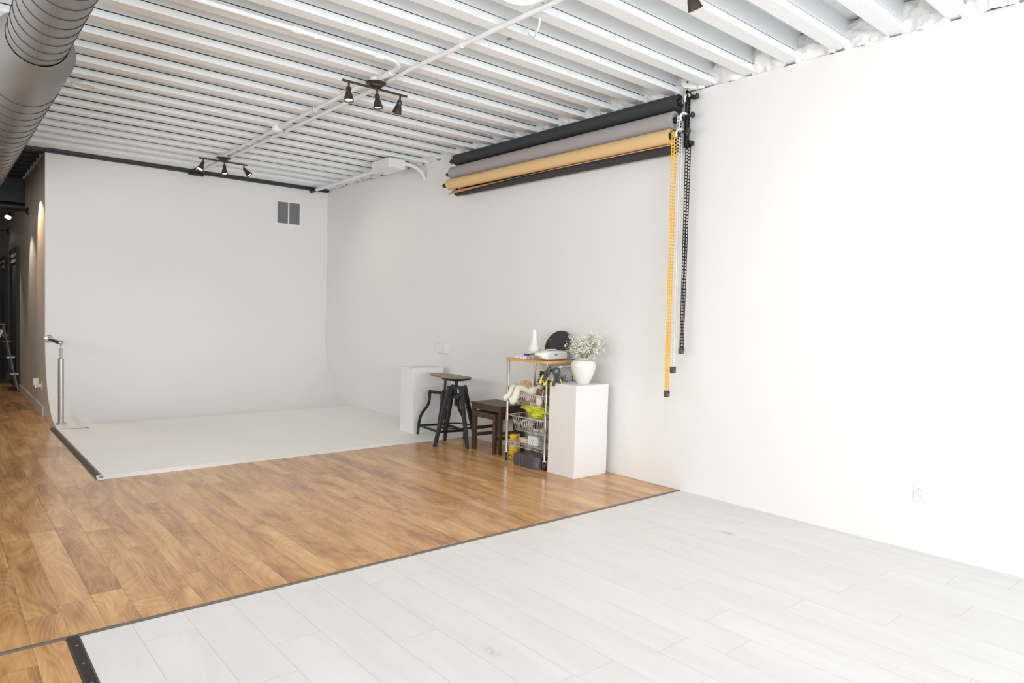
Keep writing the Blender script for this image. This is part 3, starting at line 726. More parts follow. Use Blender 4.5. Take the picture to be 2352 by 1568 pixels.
# ------------------------------------------------------------------ pedestals and vase
tag(MB().box((4.0, 6.335, 0), (4.395, 6.60, .735)).build('display_pedestal', 'white_pedestal', loc=(4.0, 6.335, zt), bevel=.003), 'white plinth on the studio platform, behind the two bar stools', 'pedestal', 'white display plinths')
bpy.data.objects['display_pedestal'].location.z = zt
o = MB().box((4.046, 3.92, 0), (4.441, 4.24, .775)).build('display_pedestal', 'white_pedestal', loc=(4.046, 3.92, 0), bevel=.003)
tag(o, 'white plinth in front of the cart, carrying the round vase of flowers', 'pedestal', 'white display plinths')
VX, VY, VZ = 4.262, 4.055, .775
tag(MB().lathe([(.0, .0), (.050, .0), (.056, .006), (.075, .045), (.098, .10), (.1085, .145), (.106, .172), (.090, .196), (.062, .206), (.050, .208), (.050, .214), (.044, .217), (.040, .210), (.040, .19), (.0, .188)], (0, 0, 0), 48).build('round_vase', 'vase_ceramic', loc=(0, 0, 0)), 'round cream ceramic vase on the front white plinth', 'vase').location = (VX, VY, VZ)
random.seed(5)
r = thing('flower_bouquet', 'bunch of tiny white gypsophila-like flowers in the round vase', 'flowers', (VX, VY, VZ + .2))
st, bl = MB(), MB()
for i in range(64):
    a = random.uniform(0, 2 * PI); s_ = random.uniform(.15, 1) ** .7
    tip = V(VX + .015 + .135 * s_ * math.cos(a), VY - .01 + .125 * s_ * math.sin(a), VZ + .235 + random.uniform(.03, .19) * (1.15 - .45 * s_))
    if i % 9 == 0: tip += V(-.035, .02, -.07)
    base = V(VX + .02 * math.cos(a), VY + .02 * math.sin(a), VZ + .20)
    mid = (base + tip) / 2 + V(-.01 * math.cos(a), -.01 * math.sin(a), .025)
    st.tube([base, mid, tip], .0011, 4)
    for j in range(7):
        e = tip + V(random.gauss(0, .026), random.gauss(0, .026), random.gauss(.008, .024))
        st.tube([mid.lerp(tip, random.uniform(.4, 1)), e], .0006, 3, cap=False)
        for k in range(4):
            bl.ball(e + V(random.gauss(0, .008), random.gauss(0, .008), random.gauss(0, .008)), random.uniform(.0036, .0062), 5, (1, 1, .8))
st.build('stems', 'stem_green', r); b = bl.build('blossoms', 'bloom_white', r); b['kind'] = 'stuff'

# ------------------------------------------------------------------ front stool (black, four straight legs)
cx, cy = 4.10, 5.667
r = thing('bar_stool', 'black adjustable stool with four straight splayed legs, the front one', 'stool', (cx, cy, 0), 'adjustable industrial stools')
MB().lathe([(0, .0), (.09, .003), (.140, .012), (.152, .020), (.1555, .026), (.154, .031), (.142, .033), (.07, .028), (.0, .027)], (cx - .012, cy, .662), 48).build('seat', ['stool_seat_dark'], r)
MB().lathe([(.05, -.004), (.09, -.001), (.141, .009), (.1535, .018), (.157, .026), (.1555, .0262), (.154, .02)], (cx - .012, cy, .661), 48, closed_top=False).build('seat_rim', 'iron_black', r)
MB().cyl((cx - .01, cy, .40), (cx - .01, cy, .66), .013, n=14).cyl((cx - .01, cy, .585), (cx - .01, cy, .66), .017, n=14).cyl((cx - .01, cy, .40), (cx - .01, cy, .47), .017, n=14).build('screw_spindle', 'iron_black', r)
MB().lathe([(0, 0), (.085, 0), (.085, .022), (.0, .022)], (cx - .006, cy, .578), 28).build('top_plate', 'iron_black', r)
MB().lathe([(.02, 0), (.070, 0), (.070, .022), (.02, .022)], (cx - .006, cy, .485), 28).build('lower_plate', 'iron_black', r)
for dx, dy in ((-.255, .007), (-.028, -.24), (.031, .244), (.253, -.011)):
    k = .085 / .25
    MB().beam((cx + dx * k, cy + dy * k, .602), (cx + dx, cy + dy, 0), .048, .034, .034, .026, up=(-dy, dx, 0)).build('leg', 'wood_black', r, bevel=.003)
MB().tube([(cx + .178 * math.cos(a), cy + .178 * math.sin(a), .190) for a in [2 * PI * i / 48 for i in range(48)]], .0085, 8, closed=True).build('foot_ring', 'iron_black', r)

# rear stool (bent iron legs, wooden seat)
sx, sy = 4.185, 6.06
r = thing('bar_stool', 'rear stool with bent black iron legs and a tilted round wooden seat', 'stool', (sx, sy, .012), 'adjustable industrial stools', rot=(math.radians(2.4), math.radians(2.6), 0))
MB().lathe([(0, 0), (.150, 0), (.172, .006), (.176, .012), (.172, .020), (.0, .022)], (.0, .0, .652), 48).build('seat', 'stool_seat_wood', r, local=True)
bpy.data.objects[-1 if False else r.children[0].name].rotation_euler = (0, 0, 0)
MB().cyl((0, 0, .27), (0, 0, .655), .011, n=12).cyl((0, 0, .27), (0, 0, .36), .015, n=12).build('screw_spindle', 'iron_black', r, local=True)
MB().cyl((0, 0, .40), (0, 0, .50), .028, n=14).cyl((0, 0, .43), (0, 0, .47), .036, n=8).tube([(0, 0, .45), (.05, -.03, .50)], .008, 8).build('hub', 'iron_black', r, local=True)
for dx, dy in ((-.165, .19), (-.175, -.19), (.175, -.19), (.18, .19)):
    L = math.hypot(dx, dy); ux, uy = dx / L, dy / L
    lift = 0.0
    path = [(ux * .02, uy * .02, .470), (ux * .155, uy * .155, .472)]
    h = MB(); h.tube(path, .015, 10)
    h.tube([(ux * .09, uy * .09, .471), (ux * .165, uy * .165, .472), (ux * .165, uy * .165, .425)], .0185, 10)
    h.tube(smoothpath([(ux * .160, uy * .160, .475), (ux * .160, uy * .160, .38), (ux * .175, uy * .175, .32), (ux * .225, uy * .225, .235), (ux * .25, uy * .25, .16), (ux * .255, uy * .255, .08), (ux * .257, uy * .257, .0)], 4), .0155, 10)
    h.build('leg', 'iron_black', r, local=True)
cs = [(-.165 * .97, .187), (-.17, -.187), (.17, -.187), (.172, .187)]
for i in range(4):
    a, b = cs[i], cs[(i + 1) % 4]
    MB().beam((a[0], a[1], .095), (b[0], b[1], .095), .012, .022).build('stretcher', 'iron_black', r, local=True)

# ------------------------------------------------------------------ nested tables
def side_table(label, x0, x1, y0, y1, h, ap, zs):
    r = thing('nesting_table', label, 'table', (x0, y0, 0), 'nested dark wood tables')
    MB().box((x0 - .008, y0 - .008, h - .018), (x1 + .008, y1 + .008, h)).build('tabletop', 'table_wood', r, bevel=.002)
    L = .036
    for a, b in ((x0, y0), (x0, y1 - L), (x1 - L, y0), (x1 - L, y1 - L)):
        MB().beam((a + L / 2, b + L / 2, h - .018), (a + L / 2, b + L / 2, 0), L, L, L * .82, L * .82, up=(0, 1, 0)).build('leg', 'table_wood', r, bevel=.002)
    for c in (((x0 + .004, y0 + L, h - ap), (x0 + .024, y1 - L, h - .018)), ((x1 - .024, y0 + L, h - ap), (x1 - .004, y1 - L, h - .018)), ((x0 + L, y0 + .004, h - ap), (x1 - L, y0 + .024, h - .018)), ((x0 + L, y1 - .024, h - ap), (x1 - L, y1 - .004, h - .018))):
        MB().box(*c).build('apron', 'table_wood', r)
    for yy in (y0 + L / 2, y1 - L / 2): MB().box((x0 + L, yy - .008, zs - .016), (x1 - L, yy + .008, zs + .016)).build('stretcher', 'table_wood', r)
side_table('larger dark wooden nesting table left of the wire cart', 4.135, 4.455, 5.0, 5.455, .468, .066, .20)
side_table('smaller dark wooden nesting table tucked under the larger one', 4.112, 4.405, 5.052, 5.402, .386, .056, .145)

# ------------------------------------------------------------------ wire cart
X0, X1, Y0, Y1 = 4.065, 4.395, 4.30, 4.815
cart = thing('kitchen_cart', 'chrome wire cart on casters with a bamboo top, against the right wall', 'cart', (X0, Y0, 0))
pts = []
for (px_, py_), a0 in (((4.41, 4.335), -PI / 2), ((4.41, 4.78), 0), ((4.10, 4.78), PI / 2), ((4.10, 4.335), PI)):
    for k in range(7):
        a = a0 + (PI / 2) * k / 6; rr = .07
        pts.append((px_ - (0 if px_ > 4.3 else 0) + rr * math.cos(a), py_ + rr * math.sin(a)))
MB().prism(pts, .930, .950).build('board_top', 'bamboo', cart, bevel=.003)
for x, y in ((X0, Y0), (X0, Y1), (X1, Y0), (X1, Y1)):
    p = MB().cyl((x, y, .09), (x, y, .930), .0125, n=18).build('post', 'chrome', cart)
    m = MB()
    for z in (.175, .41, .635):
        m.lathe([(.0126, -.035), (.0165, -.035), (.0145, .03), (.0126, .03)], (x, y, z), 16, closed_top=False, closed_bot=False)
        m.lathe([(.0126, -.040), (.0175, -.040), (.0175, -.035), (.0126, -.035)], (x, y, z), 16, closed_top=False, closed_bot=False)
    m.build('collar', 'steel', p)
    RX = Matrix.Translation((x, y, 0)) @ Matrix.Rotation(-.71, 4, 'Z') @ Matrix.Translation((-x, -y, 0))
    c = MB(); c.xf = RX; c.box((x - .017, y - .016, .075), (x + .017, y + .016, .083)); c.cyl((x, y, .083), (x, y, .095), .012)
    c.prism([(y - .015, .08), (y + .015, .08), (y + .02, .03), (y + .002, .02), (y - .01, .045)], x - .017, x - .014, 'yz')
    c.prism([(y - .015, .08), (y + .015, .08), (y + .02, .03), (y + .002, .02), (y - .01, .045)], x + .014, x + .017, 'yz')
    cf = c.build('caster', 'steel', cart)
    wm = MB(); wm.xf = RX
    wm.lathe([(.0, -.011), (.028, -.011), (.033, -.006), (.033, .006), (.028, .011), (.0, .011)], (x, y + .006, .033), 24, axis=(1, 0, 0)).build('wheel', 'rubber', cf)
    if x == X0 and y == Y1: MB().beam((x + .01, y - .02, .05), (x + .035, y - .045, .038), .02, .004).build('brake', 'plastic_black', cf)
# bottom truss shelf
m = MB(); zs = .178
for z in (zs, zs - .028): m.tube([(X0, Y0, z), (X0, Y1, z), (X1, Y1, z), (X1, Y0, z)], .0028, 6, closed=True)
n = 13
for x in (X0, X1):
    P = [(x, Y0 + (Y1 - Y0) * k / (2 * n), zs if k % 2 else zs - .028) for k in range(2 * n + 1)]
    m.tube(P, .0018, 5)
for y in (Y0, Y1):
    P = [(X0 + (X1 - X0) * k / 16, y, zs if k % 2 else zs - .028) for k in range(17)]
    m.tube(P, .0018, 5)
k = X0 + .02
while k < X1: m.cyl((k, Y0, zs + .002), (k, Y1, zs + .002), .0014, n=5); k += .022
m.build('wire_shelf', 'wire_white', cart)
def basket(zr, zb):
    m = MB(); ins = .03; bx0, bx1, by0, by1 = X0 + .012, X1 - .012, Y0 + .03, Y1 - .03
    m.tube([(X0, Y0, zr), (X0, Y1, zr)], .004, 6); m.tube([(X1, Y0, zr), (X1, Y1, zr)], .004, 6)
    m.tube([(X0, Y0, zr), (X1, Y0, zr)], .004, 6); m.tube([(X0, Y1, zr), (X1, Y1, zr)], .004, 6)
    T = [(bx0, by0), (bx0, by1), (bx1, by1), (bx1, by0)]; B = [(bx0 + ins, by0 + ins), (bx0 + ins, by1 - ins), (bx1 - ins, by1 - ins), (bx1 - ins, by0 + ins)]
    m.tube([(a, b, zr - .006) for a, b in T], .0028, 6, closed=True); m.tube([(a, b, zb) for a, b in B], .0028, 6, closed=True)
    for i in range(4):
        a, b, c, d = V(T[i] + (zr - .006,)), V(T[(i + 1) % 4] + (zr - .006,)), V(B[i] + (zb,)), V(B[(i + 1) % 4] + (zb,))
        nn = 17 if i % 2 == 0 else 11
        for k in range(1, nn): m.cyl(a.lerp(b, k / nn), c.lerp(d, k / nn), .0019, n=6)
    for k in range(1, 11):
        f = k / 11; m.cyl((bx0 + ins + (bx1 - bx0 - 2 * ins) * f, by0 + ins, zb), (bx0 + ins + (bx1 - bx0 - 2 * ins) * f, by1 - ins, zb), .0016, n=5)
    return m
basket(.640, .530).build('wire_basket', 'wire_white', cart)
basket(.425, .290).build('wire_basket', 'wire_white', cart)
MB().tube(smoothpath([(4.068, 4.288, .868), (4.062, 4.25, .872), (4.062, 4.195, .895), (4.085, 4.16, .912), (4.13, 4.15, .915), (4.33, 4.15, .915), (4.37, 4.16, .912), (4.392, 4.2, .895), (4.392, 4.288, .868)], 5), .0105, 12).build('push_handle', 'chrome', cart)

# ---- on the bamboo top
ZT = .950
tag(MB().lathe([(0, 0), (.040, 0), (.047, .015), (.054, .045), (.0575, .078), (.056, .090), (.048, .108), (.038, .132), (.030, .158), (.0245, .19), (.0228, .225), (.0232, .262), (.020, .262), (.019, .19), (0, .10)], (0, 0, 0), 40).build('tall_vase', 'vase_white', loc=(0, 0, 0)), 'tall white vase with a slim neck on the bamboo cart top', 'vase').location = (4.20, 4.62, ZT)
# round speaker
spc = V(4.385, 4.515, 1.092); spn = V(-.88, -.06, .48).normalized()
r = thing('round_speaker', 'round black fabric speaker leaning back on the cart top', 'speaker', (4.37, 4.50, ZT))
MB().lathe([(0, -.055), (.075, -.052), (.118, -.035), (.136, -.012), (.134, .004), (.118, .014), (.06, .022), (0, .024)], spc, 56, axis=spn).build('housing', 'speaker_mesh', r)
MB().tube([spc + (V(0, 0, 1).rotation_difference(spn).to_matrix() @ V(.1365 * math.cos(a), .1365 * math.sin(a), -.008)) for a in [2 * PI * i / 56 for i in range(56)]], .0035, 6, closed=True).build('edge_ring', 'socket_grey', r)
e1 = V(0, -1, 0).normalized(); e1 = (e1 - spn * e1.dot(spn)).normalized(); e2 = spn.cross(e1)
if e2.z < 0: e2 = -e2
p0 = spc + spn * .0205 - e1 * .095 + e2 * .022
m = MB()
for k in range(9):
    a = p0 + e1 * (.0066 * k); hgt = .0042 if k % 2 else .0032
    m.quad(a, a + e1 * .005, a + e1 * .005 + e2 * hgt, a + e2 * hgt)
m.build('logo', 'label_pink', r)
MB().box((4.33, 4.44, ZT), (4.43, 4.56, ZT + .02)).build('foot', 'plastic_black', r, bevel=.006)
# plastic jug lying on its side
JY, JS = 4.425, .80
r = thing('plastic_jug', 'white translucent plastic jug lying on its side at the cart edge', 'jug', (4.26, JY, ZT))
m = MB(); prof = [(4.040, .012, .012, .070), (4.050, .014, .014, .068), (4.075, .018, .018, .064), (4.092, .032, .030, .058), (4.115, .052, .043, .050), (4.135, .062, .050, .052), (4.17, .066, .0525, .053), (4.33, .067, .053, .053), (4.365, .063, .050, .0525), (4.382, .050, .040, .052), (4.386, .03, .02, .052)]
rings = []
for x, a, b, zc in prof:
    ring = []
    for k in range(28):
        t = 2 * PI * k / 28; ce, se = math.cos(t), math.sin(t); e = .45
        ring.append(m._v((x, JY + a * math.copysign(abs(ce) ** e, ce), ZT + .001 + JS * (zc + b * math.copysign(abs(se) ** e, se)))))
    rings.append(ring)
for a, b in zip(rings, rings[1:]):
    for k in range(28): m._f([a[k], a[(k + 1) % 28], b[(k + 1) % 28], b[k]], True)
m._f(list(reversed(rings[0]))); m._f(rings[-1]); m.build('bottle', 'jug_plastic', r)
zj = ZT + .001 + JS * .106
MB().tube(smoothpath([(4.165, JY, zj - .003), (4.172, JY, zj + .006), (4.185, JY, zj + .009), (4.275, JY, zj + .009), (4.288, JY, zj + .006), (4.295, JY, zj - .003)], 4), .011, 10, flat=.42).build('handle', 'jug_plastic', r)
m = MB()
for k in range(3): m.tube([(4.052 + .008 * k, JY + .0165 * math.cos(a), ZT + .055 + .0165 * math.sin(a)) for a in [2 * PI * i / 20 for i in range(20)]], .0022, 5, closed=True)
m.build('thread', 'white_plastic', r)
yl = JY - .0675
zb = ZT + .020
lb = MB().box((4.1370, yl - .0008, zb), (4.3070, yl + .001, zb + .044)).build('label', 'label_white', r)
m = MB()
for a, b in (((4.1390, zb + .001), (4.3050, zb + .0025)), ((4.1390, zb + .0415), (4.3050, zb + .043)), ((4.1390, zb + .001), (4.1405, zb + .043)), ((4.3035, zb + .001), (4.3050, zb + .043))): m.box((a[0], yl - .0013, a[1]), (b[0], yl - .0008, b[1]))
for k in range(6): m.box((4.1520 + k * .005, yl - .0013, zb + .025), (4.1550 + k * .005, yl - .0008, zb + .031))
for k in range(9): m.box((4.1480 + k * .0055, yl - .0013, zb + .014), (4.1515 + k * .0055, yl - .0008, zb + .017))
m.build('print', 'label_blue', lb)
m = MB(); m.box((4.2070, yl - .0014, zb + .028), (4.2420, yl - .0008, zb + .035))
for k in range(10): m.box((4.2090 + k * .0045, yl - .0013, zb + .019), (4.2120 + k * .0045, yl - .0008, zb + .0215))
m.build('print', 'label_dark', lb)
# small things
r = thing('power_strip', 'short white power strip with a row of small dark holes on the cart top', 'power strip', (4.085, 4.61, ZT))
MB().box((4.062, 4.575, ZT), (4.11, 4.66, ZT + .032)).build('body', 'white_plastic', r, bevel=.003)
m = MB()
for k in range(3): m.box((4.0605, 4.595 + k * .017, ZT + .019), (4.0625, 4.600 + k * .017, ZT + .025))
m.build('socket_holes', 'socket_grey', r)
tag(MB().box((4.07, 4.67, ZT), (4.12, 4.745, ZT + .024)).build('charger', 'white_plastic', bevel=.005), 'white charger block left of the power strip on the cart top', 'charger')
tag(MB().tube([(4.085, 4.625, ZT + .041), (4.10, 4.575, ZT + .041)], .009, 12).build('marker_pen', 'blue_plastic'), 'blue marker pen cap lying on the power strip', 'pen')
tag(MB().tube([(4.11, 4.57, ZT + .047), (4.13, 4.52, ZT + .050), (4.15, 4.45, ZT + .047)], [.006, .010, .006], 10).build('olive_stick', 'olive_stick'), 'thin olive-coloured stick behind the small clear pots', 'stick')
for i, (x, y, lb_) in enumerate(((4.078, 4.548, 'small clear plastic pot beside the power strip'), (4.083, 4.508, 'small clear plastic pot in front of the jug neck'))):
    r = thing('plastic_pot', lb_, 'pot', (x, y, ZT), 'small clear pots')
    MB().lathe([(0, 0), (.014, 0), (.017, .030), (.015, .030), (.012, .003), (0, .003)], (x, y, ZT), 18).build('cup', 'clear_plastic', r)
    MB().lathe([(0, .004), (.009, .004), (.009, .014), (0, .014)], (x, y, ZT), 12).build('content', 'socket_grey' if i else 'white_plastic', r)
tag(MB().box((4.43, 4.33, ZT), (4.455, 4.36, ZT + .007)).build('small_clip', 'plastic_black', bevel=.002), 'tiny black clip on the cart top at the right end of the jug', 'clip')
tag(MB().tube([(4.045, 4.80, ZT + .002), (4.05, 4.76, ZT + .002)], .0018, 6).build('hairpin', 'plastic_black'), 'tiny dark pin at the left edge of the cart top', 'pin')

# ---- spring clamps hanging at the cart handle
def clamp(label, loc, rz, ry, s=1.0, spread=1.0, g=1.0):
    r = thing('spring_clamp', label, 'clamp', loc, 'spring clamps on the cart handle', rot=(0, ry, rz))
    def arm(sg):
        P = [(0, .040), (sg * .022 * spread, .034), (sg * .029 * spread, .012), (sg * .020, -.008), (sg * .016, -.022), (sg * .034 * spread, -.075), (sg * .018 * spread, -.078), (-sg * .008, -.024), (-sg * .006, -.004), (sg * .010 * spread, .010), (sg * .010 * spread, .022), (0, .029)]
        P = [(a * s, b * s) for a, b in P]
        if sg < 0: P = list(reversed(P))
        return MB().prism(P, -.011 * s, .011 * s, 'xz').build('jaw', 'clamp_green', r, local=True, bevel=.002)
    for sg in (1, -1):
        j = arm(sg)
        MB().tube(smoothpath([(sg * .018 * s, 0, -.028 * s), (sg * .027 * spread * s, 0, -.055 * s), (sg * .033 * spread * s, 0, -.078 * s), (sg * .034 * spread * s, 0, -.090 * s)], 3), [q * s * g for q in (.007, .0085, .0095, .0105, .0115, .012, .0115, .0105, .009, .005)], 10).build('grip', 'clamp_yellow', j, local=True)
    MB().cyl((0, -.014 * s, -.010 * s), (0, .014 * s, -.010 * s), .0075 * s, n=12).build('pivot', 'plastic_black', r, local=True)
    return r
clamp('dark spring clamp with thick yellow grips hanging at the front cart post, the left one', (4.025, 4.245, .868), -.70, .42, 1.35, .42)
clamp('dark green spring clamp with thin yellow grips beside the plinth, its handles spread', (4.05, 4.165, .858), -.70, -.05, 1.35, .95, .6)
clamp('spring clamp with a yellow grip half hidden behind the round vase', (4.345, 4.175, .905), -.70, -.4, 1.25, .8)

# ---- upper basket contents
r = thing('wicker_basket', 'round brown wicker basket holding the artificial plant on the cart', 'basket', (4.235, 4.445, .545))
MB().lathe([(0, 0), (.072, 0), (.090, .05), (.096, .10), (.098, .135), (.092, .138), (.088, .10), (.08, .02), (0, .02)], (4.245, 4.465, .545), 32).build('woven_body', 'wicker', r)
MB().tube([(4.245 + .096 * math.cos(a), 4.465 + .096 * math.sin(a), .682) for a in [2 * PI * i / 32 for i in range(32)]], .006, 6, closed=True).build('rim', 'wicker', r)
random.seed(21)
r = thing('artificial_plant', 'artificial plant with dark leaves and pale blue blooms in the wicker basket', 'plant', (4.24, 4.43, .68))
lf, ll, fl, sm = MB(), MB(), MB(), MB()
def leaf(m, base, d, L, W):
    d = V(d).normalized(); s_ = d.cross(V(0, 0, 1)); s_ = s_.normalized() if s_.length > .01 else V(1, 0, 0); up = s_.cross(d)
    prev = None
    for k in range(6):
        t = k / 5; wv = W * math.sin(PI * min(t * .92 + .06, 1)) ; c = V(base) + d * L * t - up * (.25 * L * t * t) * -1 * 0 + V(0, 0, -.25 * L * t * t)
        a, b = m._v(c + s_ * wv), m._v(c - s_ * wv); cc = m._v(c + V(0, 0, -.15 * W))
        if prev: m._f([prev[0], a, cc, prev[2]], True); m._f([prev[2], cc, b, prev[1]], True)
        prev = (a, b, cc)
for i in range(16):
    a = random.uniform(0, 2 * PI); L = random.uniform(.04, .07)
    tip = V(4.24 + .06 * math.cos(a), 4.43 + .07 * math.sin(a), .72 + random.uniform(0, .09))
    sm.tube([(4.24, 4.43, .66), tip], .002, 4)
    for j in range(4): leaf(lf, tip, (math.cos(a) + random.gauss(0, .6), math.sin(a) + random.gauss(0, .6), random.uniform(-.2, .9)), L, random.uniform(.011, .018))
for d_, z_ in (((.1, .75, .80), .775), ((.1, .95, .35), .78), ((.2, .35, .95), .78), ((.0, .6, .95), .79), ((-.1, .85, .25), .735), ((-.1, .9, -.05), .735), ((.0, .8, .55), .735)):
    leaf(lf, (4.22, 4.50, z_), d_, .095, .023)
for i in range(150):
    fl.ball((4.27 + random.gauss(0, .022), 4.345 + random.gauss(0, .030), .80 + random.gauss(0, .024)), random.uniform(.003, .006), 6)
for i in range(26):
    leaf(ll, (4.26 + random.gauss(0, .02), 4.34 + random.gauss(0, .025), .745 + random.gauss(0, .018)), (random.gauss(0, 1), random.gauss(0, 1), random.gauss(.3, .5)), .03, .005)
for i in range(80):
    leaf(lf, (4.28 + random.gauss(0, .02), 4.32 + random.gauss(0, .045), .765 + random.gauss(0, .03)), (random.gauss(0, 1), random.gauss(-.3, 1), random.gauss(.2, .5)), .035, .007)
lf.build('leaves', 'leaf_dark', r); ll.build('light_leaves', 'leaf_light', r); fl.build('blooms', 'bloom_blue', r)['kind'] = 'stuff'; sm.build('stems', 'stem_green', r)
r = thing('plush_toy', 'cream plush toy with two legs dangling over the edge of the upper basket', 'soft toy', (4.12, 4.68, .60))
def limb(P, R): return MB().tube(smoothpath(P, 5), sum([[a + (b - a) * k / 5 for k in range(5)] for a, b in zip(R, R[1:])], []) + [R[-1]], 16)
m = limb([(4.16, 4.64, .645), (4.075, 4.735, .684), (4.034, 4.730, .650), (4.012, 4.738, .608), (3.998, 4.768, .586), (3.992, 4.785, .582)], [.022, .025, .027, .029, .033, .016]); m.build('leg', 'plush', r)
m = limb([(4.17, 4.61, .645), (4.078, 4.668, .685), (4.036, 4.658, .645), (4.014, 4.660, .598), (4.000, 4.680, .570), (3.994, 4.697, .566)], [.025, .029, .031, .034, .038, .018]); m.build('leg', 'plush', r)
MB().ball((4.185, 4.60, .655), .055, 16, (1, 1.1, .95)).build('body', 'plush', r)
MB().ball((4.21, 4.535, .69), .036, 14).ball((4.16, 4.55, .655), .020, 10).build('head', 'plush', r)
m = MB(); random.seed(3)
for i in range(170):
    a = random.uniform(-.2, 1.0); L = random.uniform(.08, .15); b = V(4.19 + random.gauss(0, .012), 4.62 + random.gauss(0, .02), .65)
    d = V(-.50 + random.gauss(0, .25), .85 * (1 - .7 * a) + random.gauss(0, .2), .20 + .85 * a).normalized()
    P = [b, b + d * L * .5, b + d * L * .85 + V(0, 0, -.005), b + d * L + V(-.01, .012, -.03)]
    Q = [q + V(random.gauss(0, .0025), random.gauss(0, .0025), random.gauss(0, .0025)) for q in smoothpath(P, 3)]
    m.tube(Q, [.001, .0018, .0024, .003, .0036, .0038, .0036, .003, .0022, .0008], 4)
tag(m.build('pampas_grass', 'pampas'), 'sandy dried pampas plumes sticking out of the upper basket', 'dried grass')
def lump(name, mat, label, cat, c, sc, r_=.03, jit=.06, group=None, seed=1, n=12):
    random.seed(seed)
    o = MB().ball(c, r_, n, sc, jit).build(name, mat, sub=1); return tag(o, label, cat, group)
lump('pink_pompom', 'plush_pink', 'pink fluffy pompom low in the upper basket under the plush toy', 'pompom', (4.135, 4.605, .585), (1, 1.3, .9), .026, .1, seed=4)
tag(MB().tube([(4.16, 4.74, .558), (4.15, 4.60, .562), (4.14, 4.52, .566)], [.030, .033, .030], 16).build('rolled_cloth', 'brown_cloth'), 'brown rolled cloth lying along the bottom of the upper basket', 'cloth')
m = MB()
for k in range(6): m.ball((4.118 - .001 * k, 4.545 - .022 * k, .553), .0155, 10, (1, .85, 1))
tag(m.build('rope_bundle', 'beige_cloth'), 'pale knotted rope roll at the front bottom of the upper basket', 'rope')
lump('white_pouch', 'white_cloth', 'white crumpled pouch in the upper basket behind the front cart post', 'pouch', (4.10, 4.425, .590), (.6, 1.1, 1.2), .042, .08, seed=8, n=8)
lump('linen_bundle', 'beige_cloth', 'beige linen bundle at the back right of the upper basket', 'cloth', (4.27, 4.36, .565), (1.6, .8, .9), .032, .06, seed=9)
m = MB(); m.tube([(4.075, 4.345, .70), (4.06, 4.34, .655), (4.055, 4.325, .615)], [.004, .007, .005], 8)
tag(m.build('twine_tassel', 'beige_cloth'), 'thin beige tassel hanging beside the front cart post', 'tassel')

# ---- lower basket contents
random.seed(17)
m = MB(); N1, N2 = 16, 12
def bag(u, v):
    a = 2 * PI * u; b = PI * v
    nx = math.sin(b) * math.cos(a); ny = math.sin(b) * math.sin(a); nz = -math.cos(b)
    n_ = V(nx, ny, nz)
    k = 1 + .42 * NZ.noise(n_ * 1.7 + V(3.1, 0, 5)) + .34 * abs(NZ.noise(n_ * 3.0 + V(0, 7, 1))) - .22 * abs(NZ.noise(n_ * 5.5 + V(2, 1, 1)))
    x = 4.195 + .115 * nx * k; y = 4.465 + .160 * ny * k; z = .480 + .064 * nz * k
    if ny > .45: y += .16 * (ny - .45); z += .03 * (ny - .45)
    return (x, y, z)
m.grid(bag, 44, 28)
bmesh.ops.remove_doubles(m.b, verts=m.b.verts, dist=.0008)
o = m.build('plastic_bag', 'green_bag'); tag(o, 'crumpled lime green plastic bag in the lower basket', 'bag')
for i, (c, sc, r_, lb_) in enumerate((((4.18, 4.50, .350), (1.4, 1.8, .9), .042, 'black crumpled fabric under the green bag in the lower basket'),)):
    lump('black_fabric', 'plastic_black', lb_, 'fabric', c, sc, r_, .14, seed=30 + i)
m = MB(); random.seed(40)
for i in range(7):
    P = [(4.125 + random.uniform(-.02, .05), 4.66 - .04 * i * .7 + random.uniform(-.02, .02), random.uniform(.31, .40)) for _ in range(6)]
    m.tube(smoothpath(P, 5), .0035, 6)
tag(m.build('cable_tangle', 'white_cloth'), 'tangle of thin white cables in the lower basket', 'cables')
lump('white_sock', 'white_cloth', 'white cloth bundle at the right bottom of the lower basket', 'cloth', (4.13, 4.39, .325), (1, 1.3, .9), .032, .06, seed=50)
tag(MB().tube([(4.12, 4.50, .318), (4.12, 4.46, .322), (4.12, 4.43, .325)], [.010, .012, .016], 12).build('white_plug', 'white_plastic'), 'white plug end sticking out left of the cloth bundle in the lower basket', 'plug')
lump('pink_cloth', 'beige_cloth', 'pinkish cloth behind the front post in the lower basket', 'cloth', (4.20, 4.365, .335), (1.2, .8, 1), .034, .08, seed=52)
m = MB(); m.tube(smoothpath([(4.08, 4.345, .60), (4.052, 4.30, .52), (4.045, 4.262, .47), (4.06, 4.25, .44)], 6), .0022, 6)
m.tube(smoothpath([(4.09, 4.42, .41), (4.05, 4.36, .385), (4.045, 4.29, .345), (4.05, 4.25, .315)], 6), .0022, 6)
m.tube(smoothpath([(4.10, 4.40, .35), (4.055, 4.385, .31), (4.05, 4.36, .275), (4.052, 4.30, .255), (4.10, 4.27, .27)], 6), .0020, 6)
tag(m.build('black_cable', 'plastic_black'), 'thin black cable looping around the front cart post', 'cable')

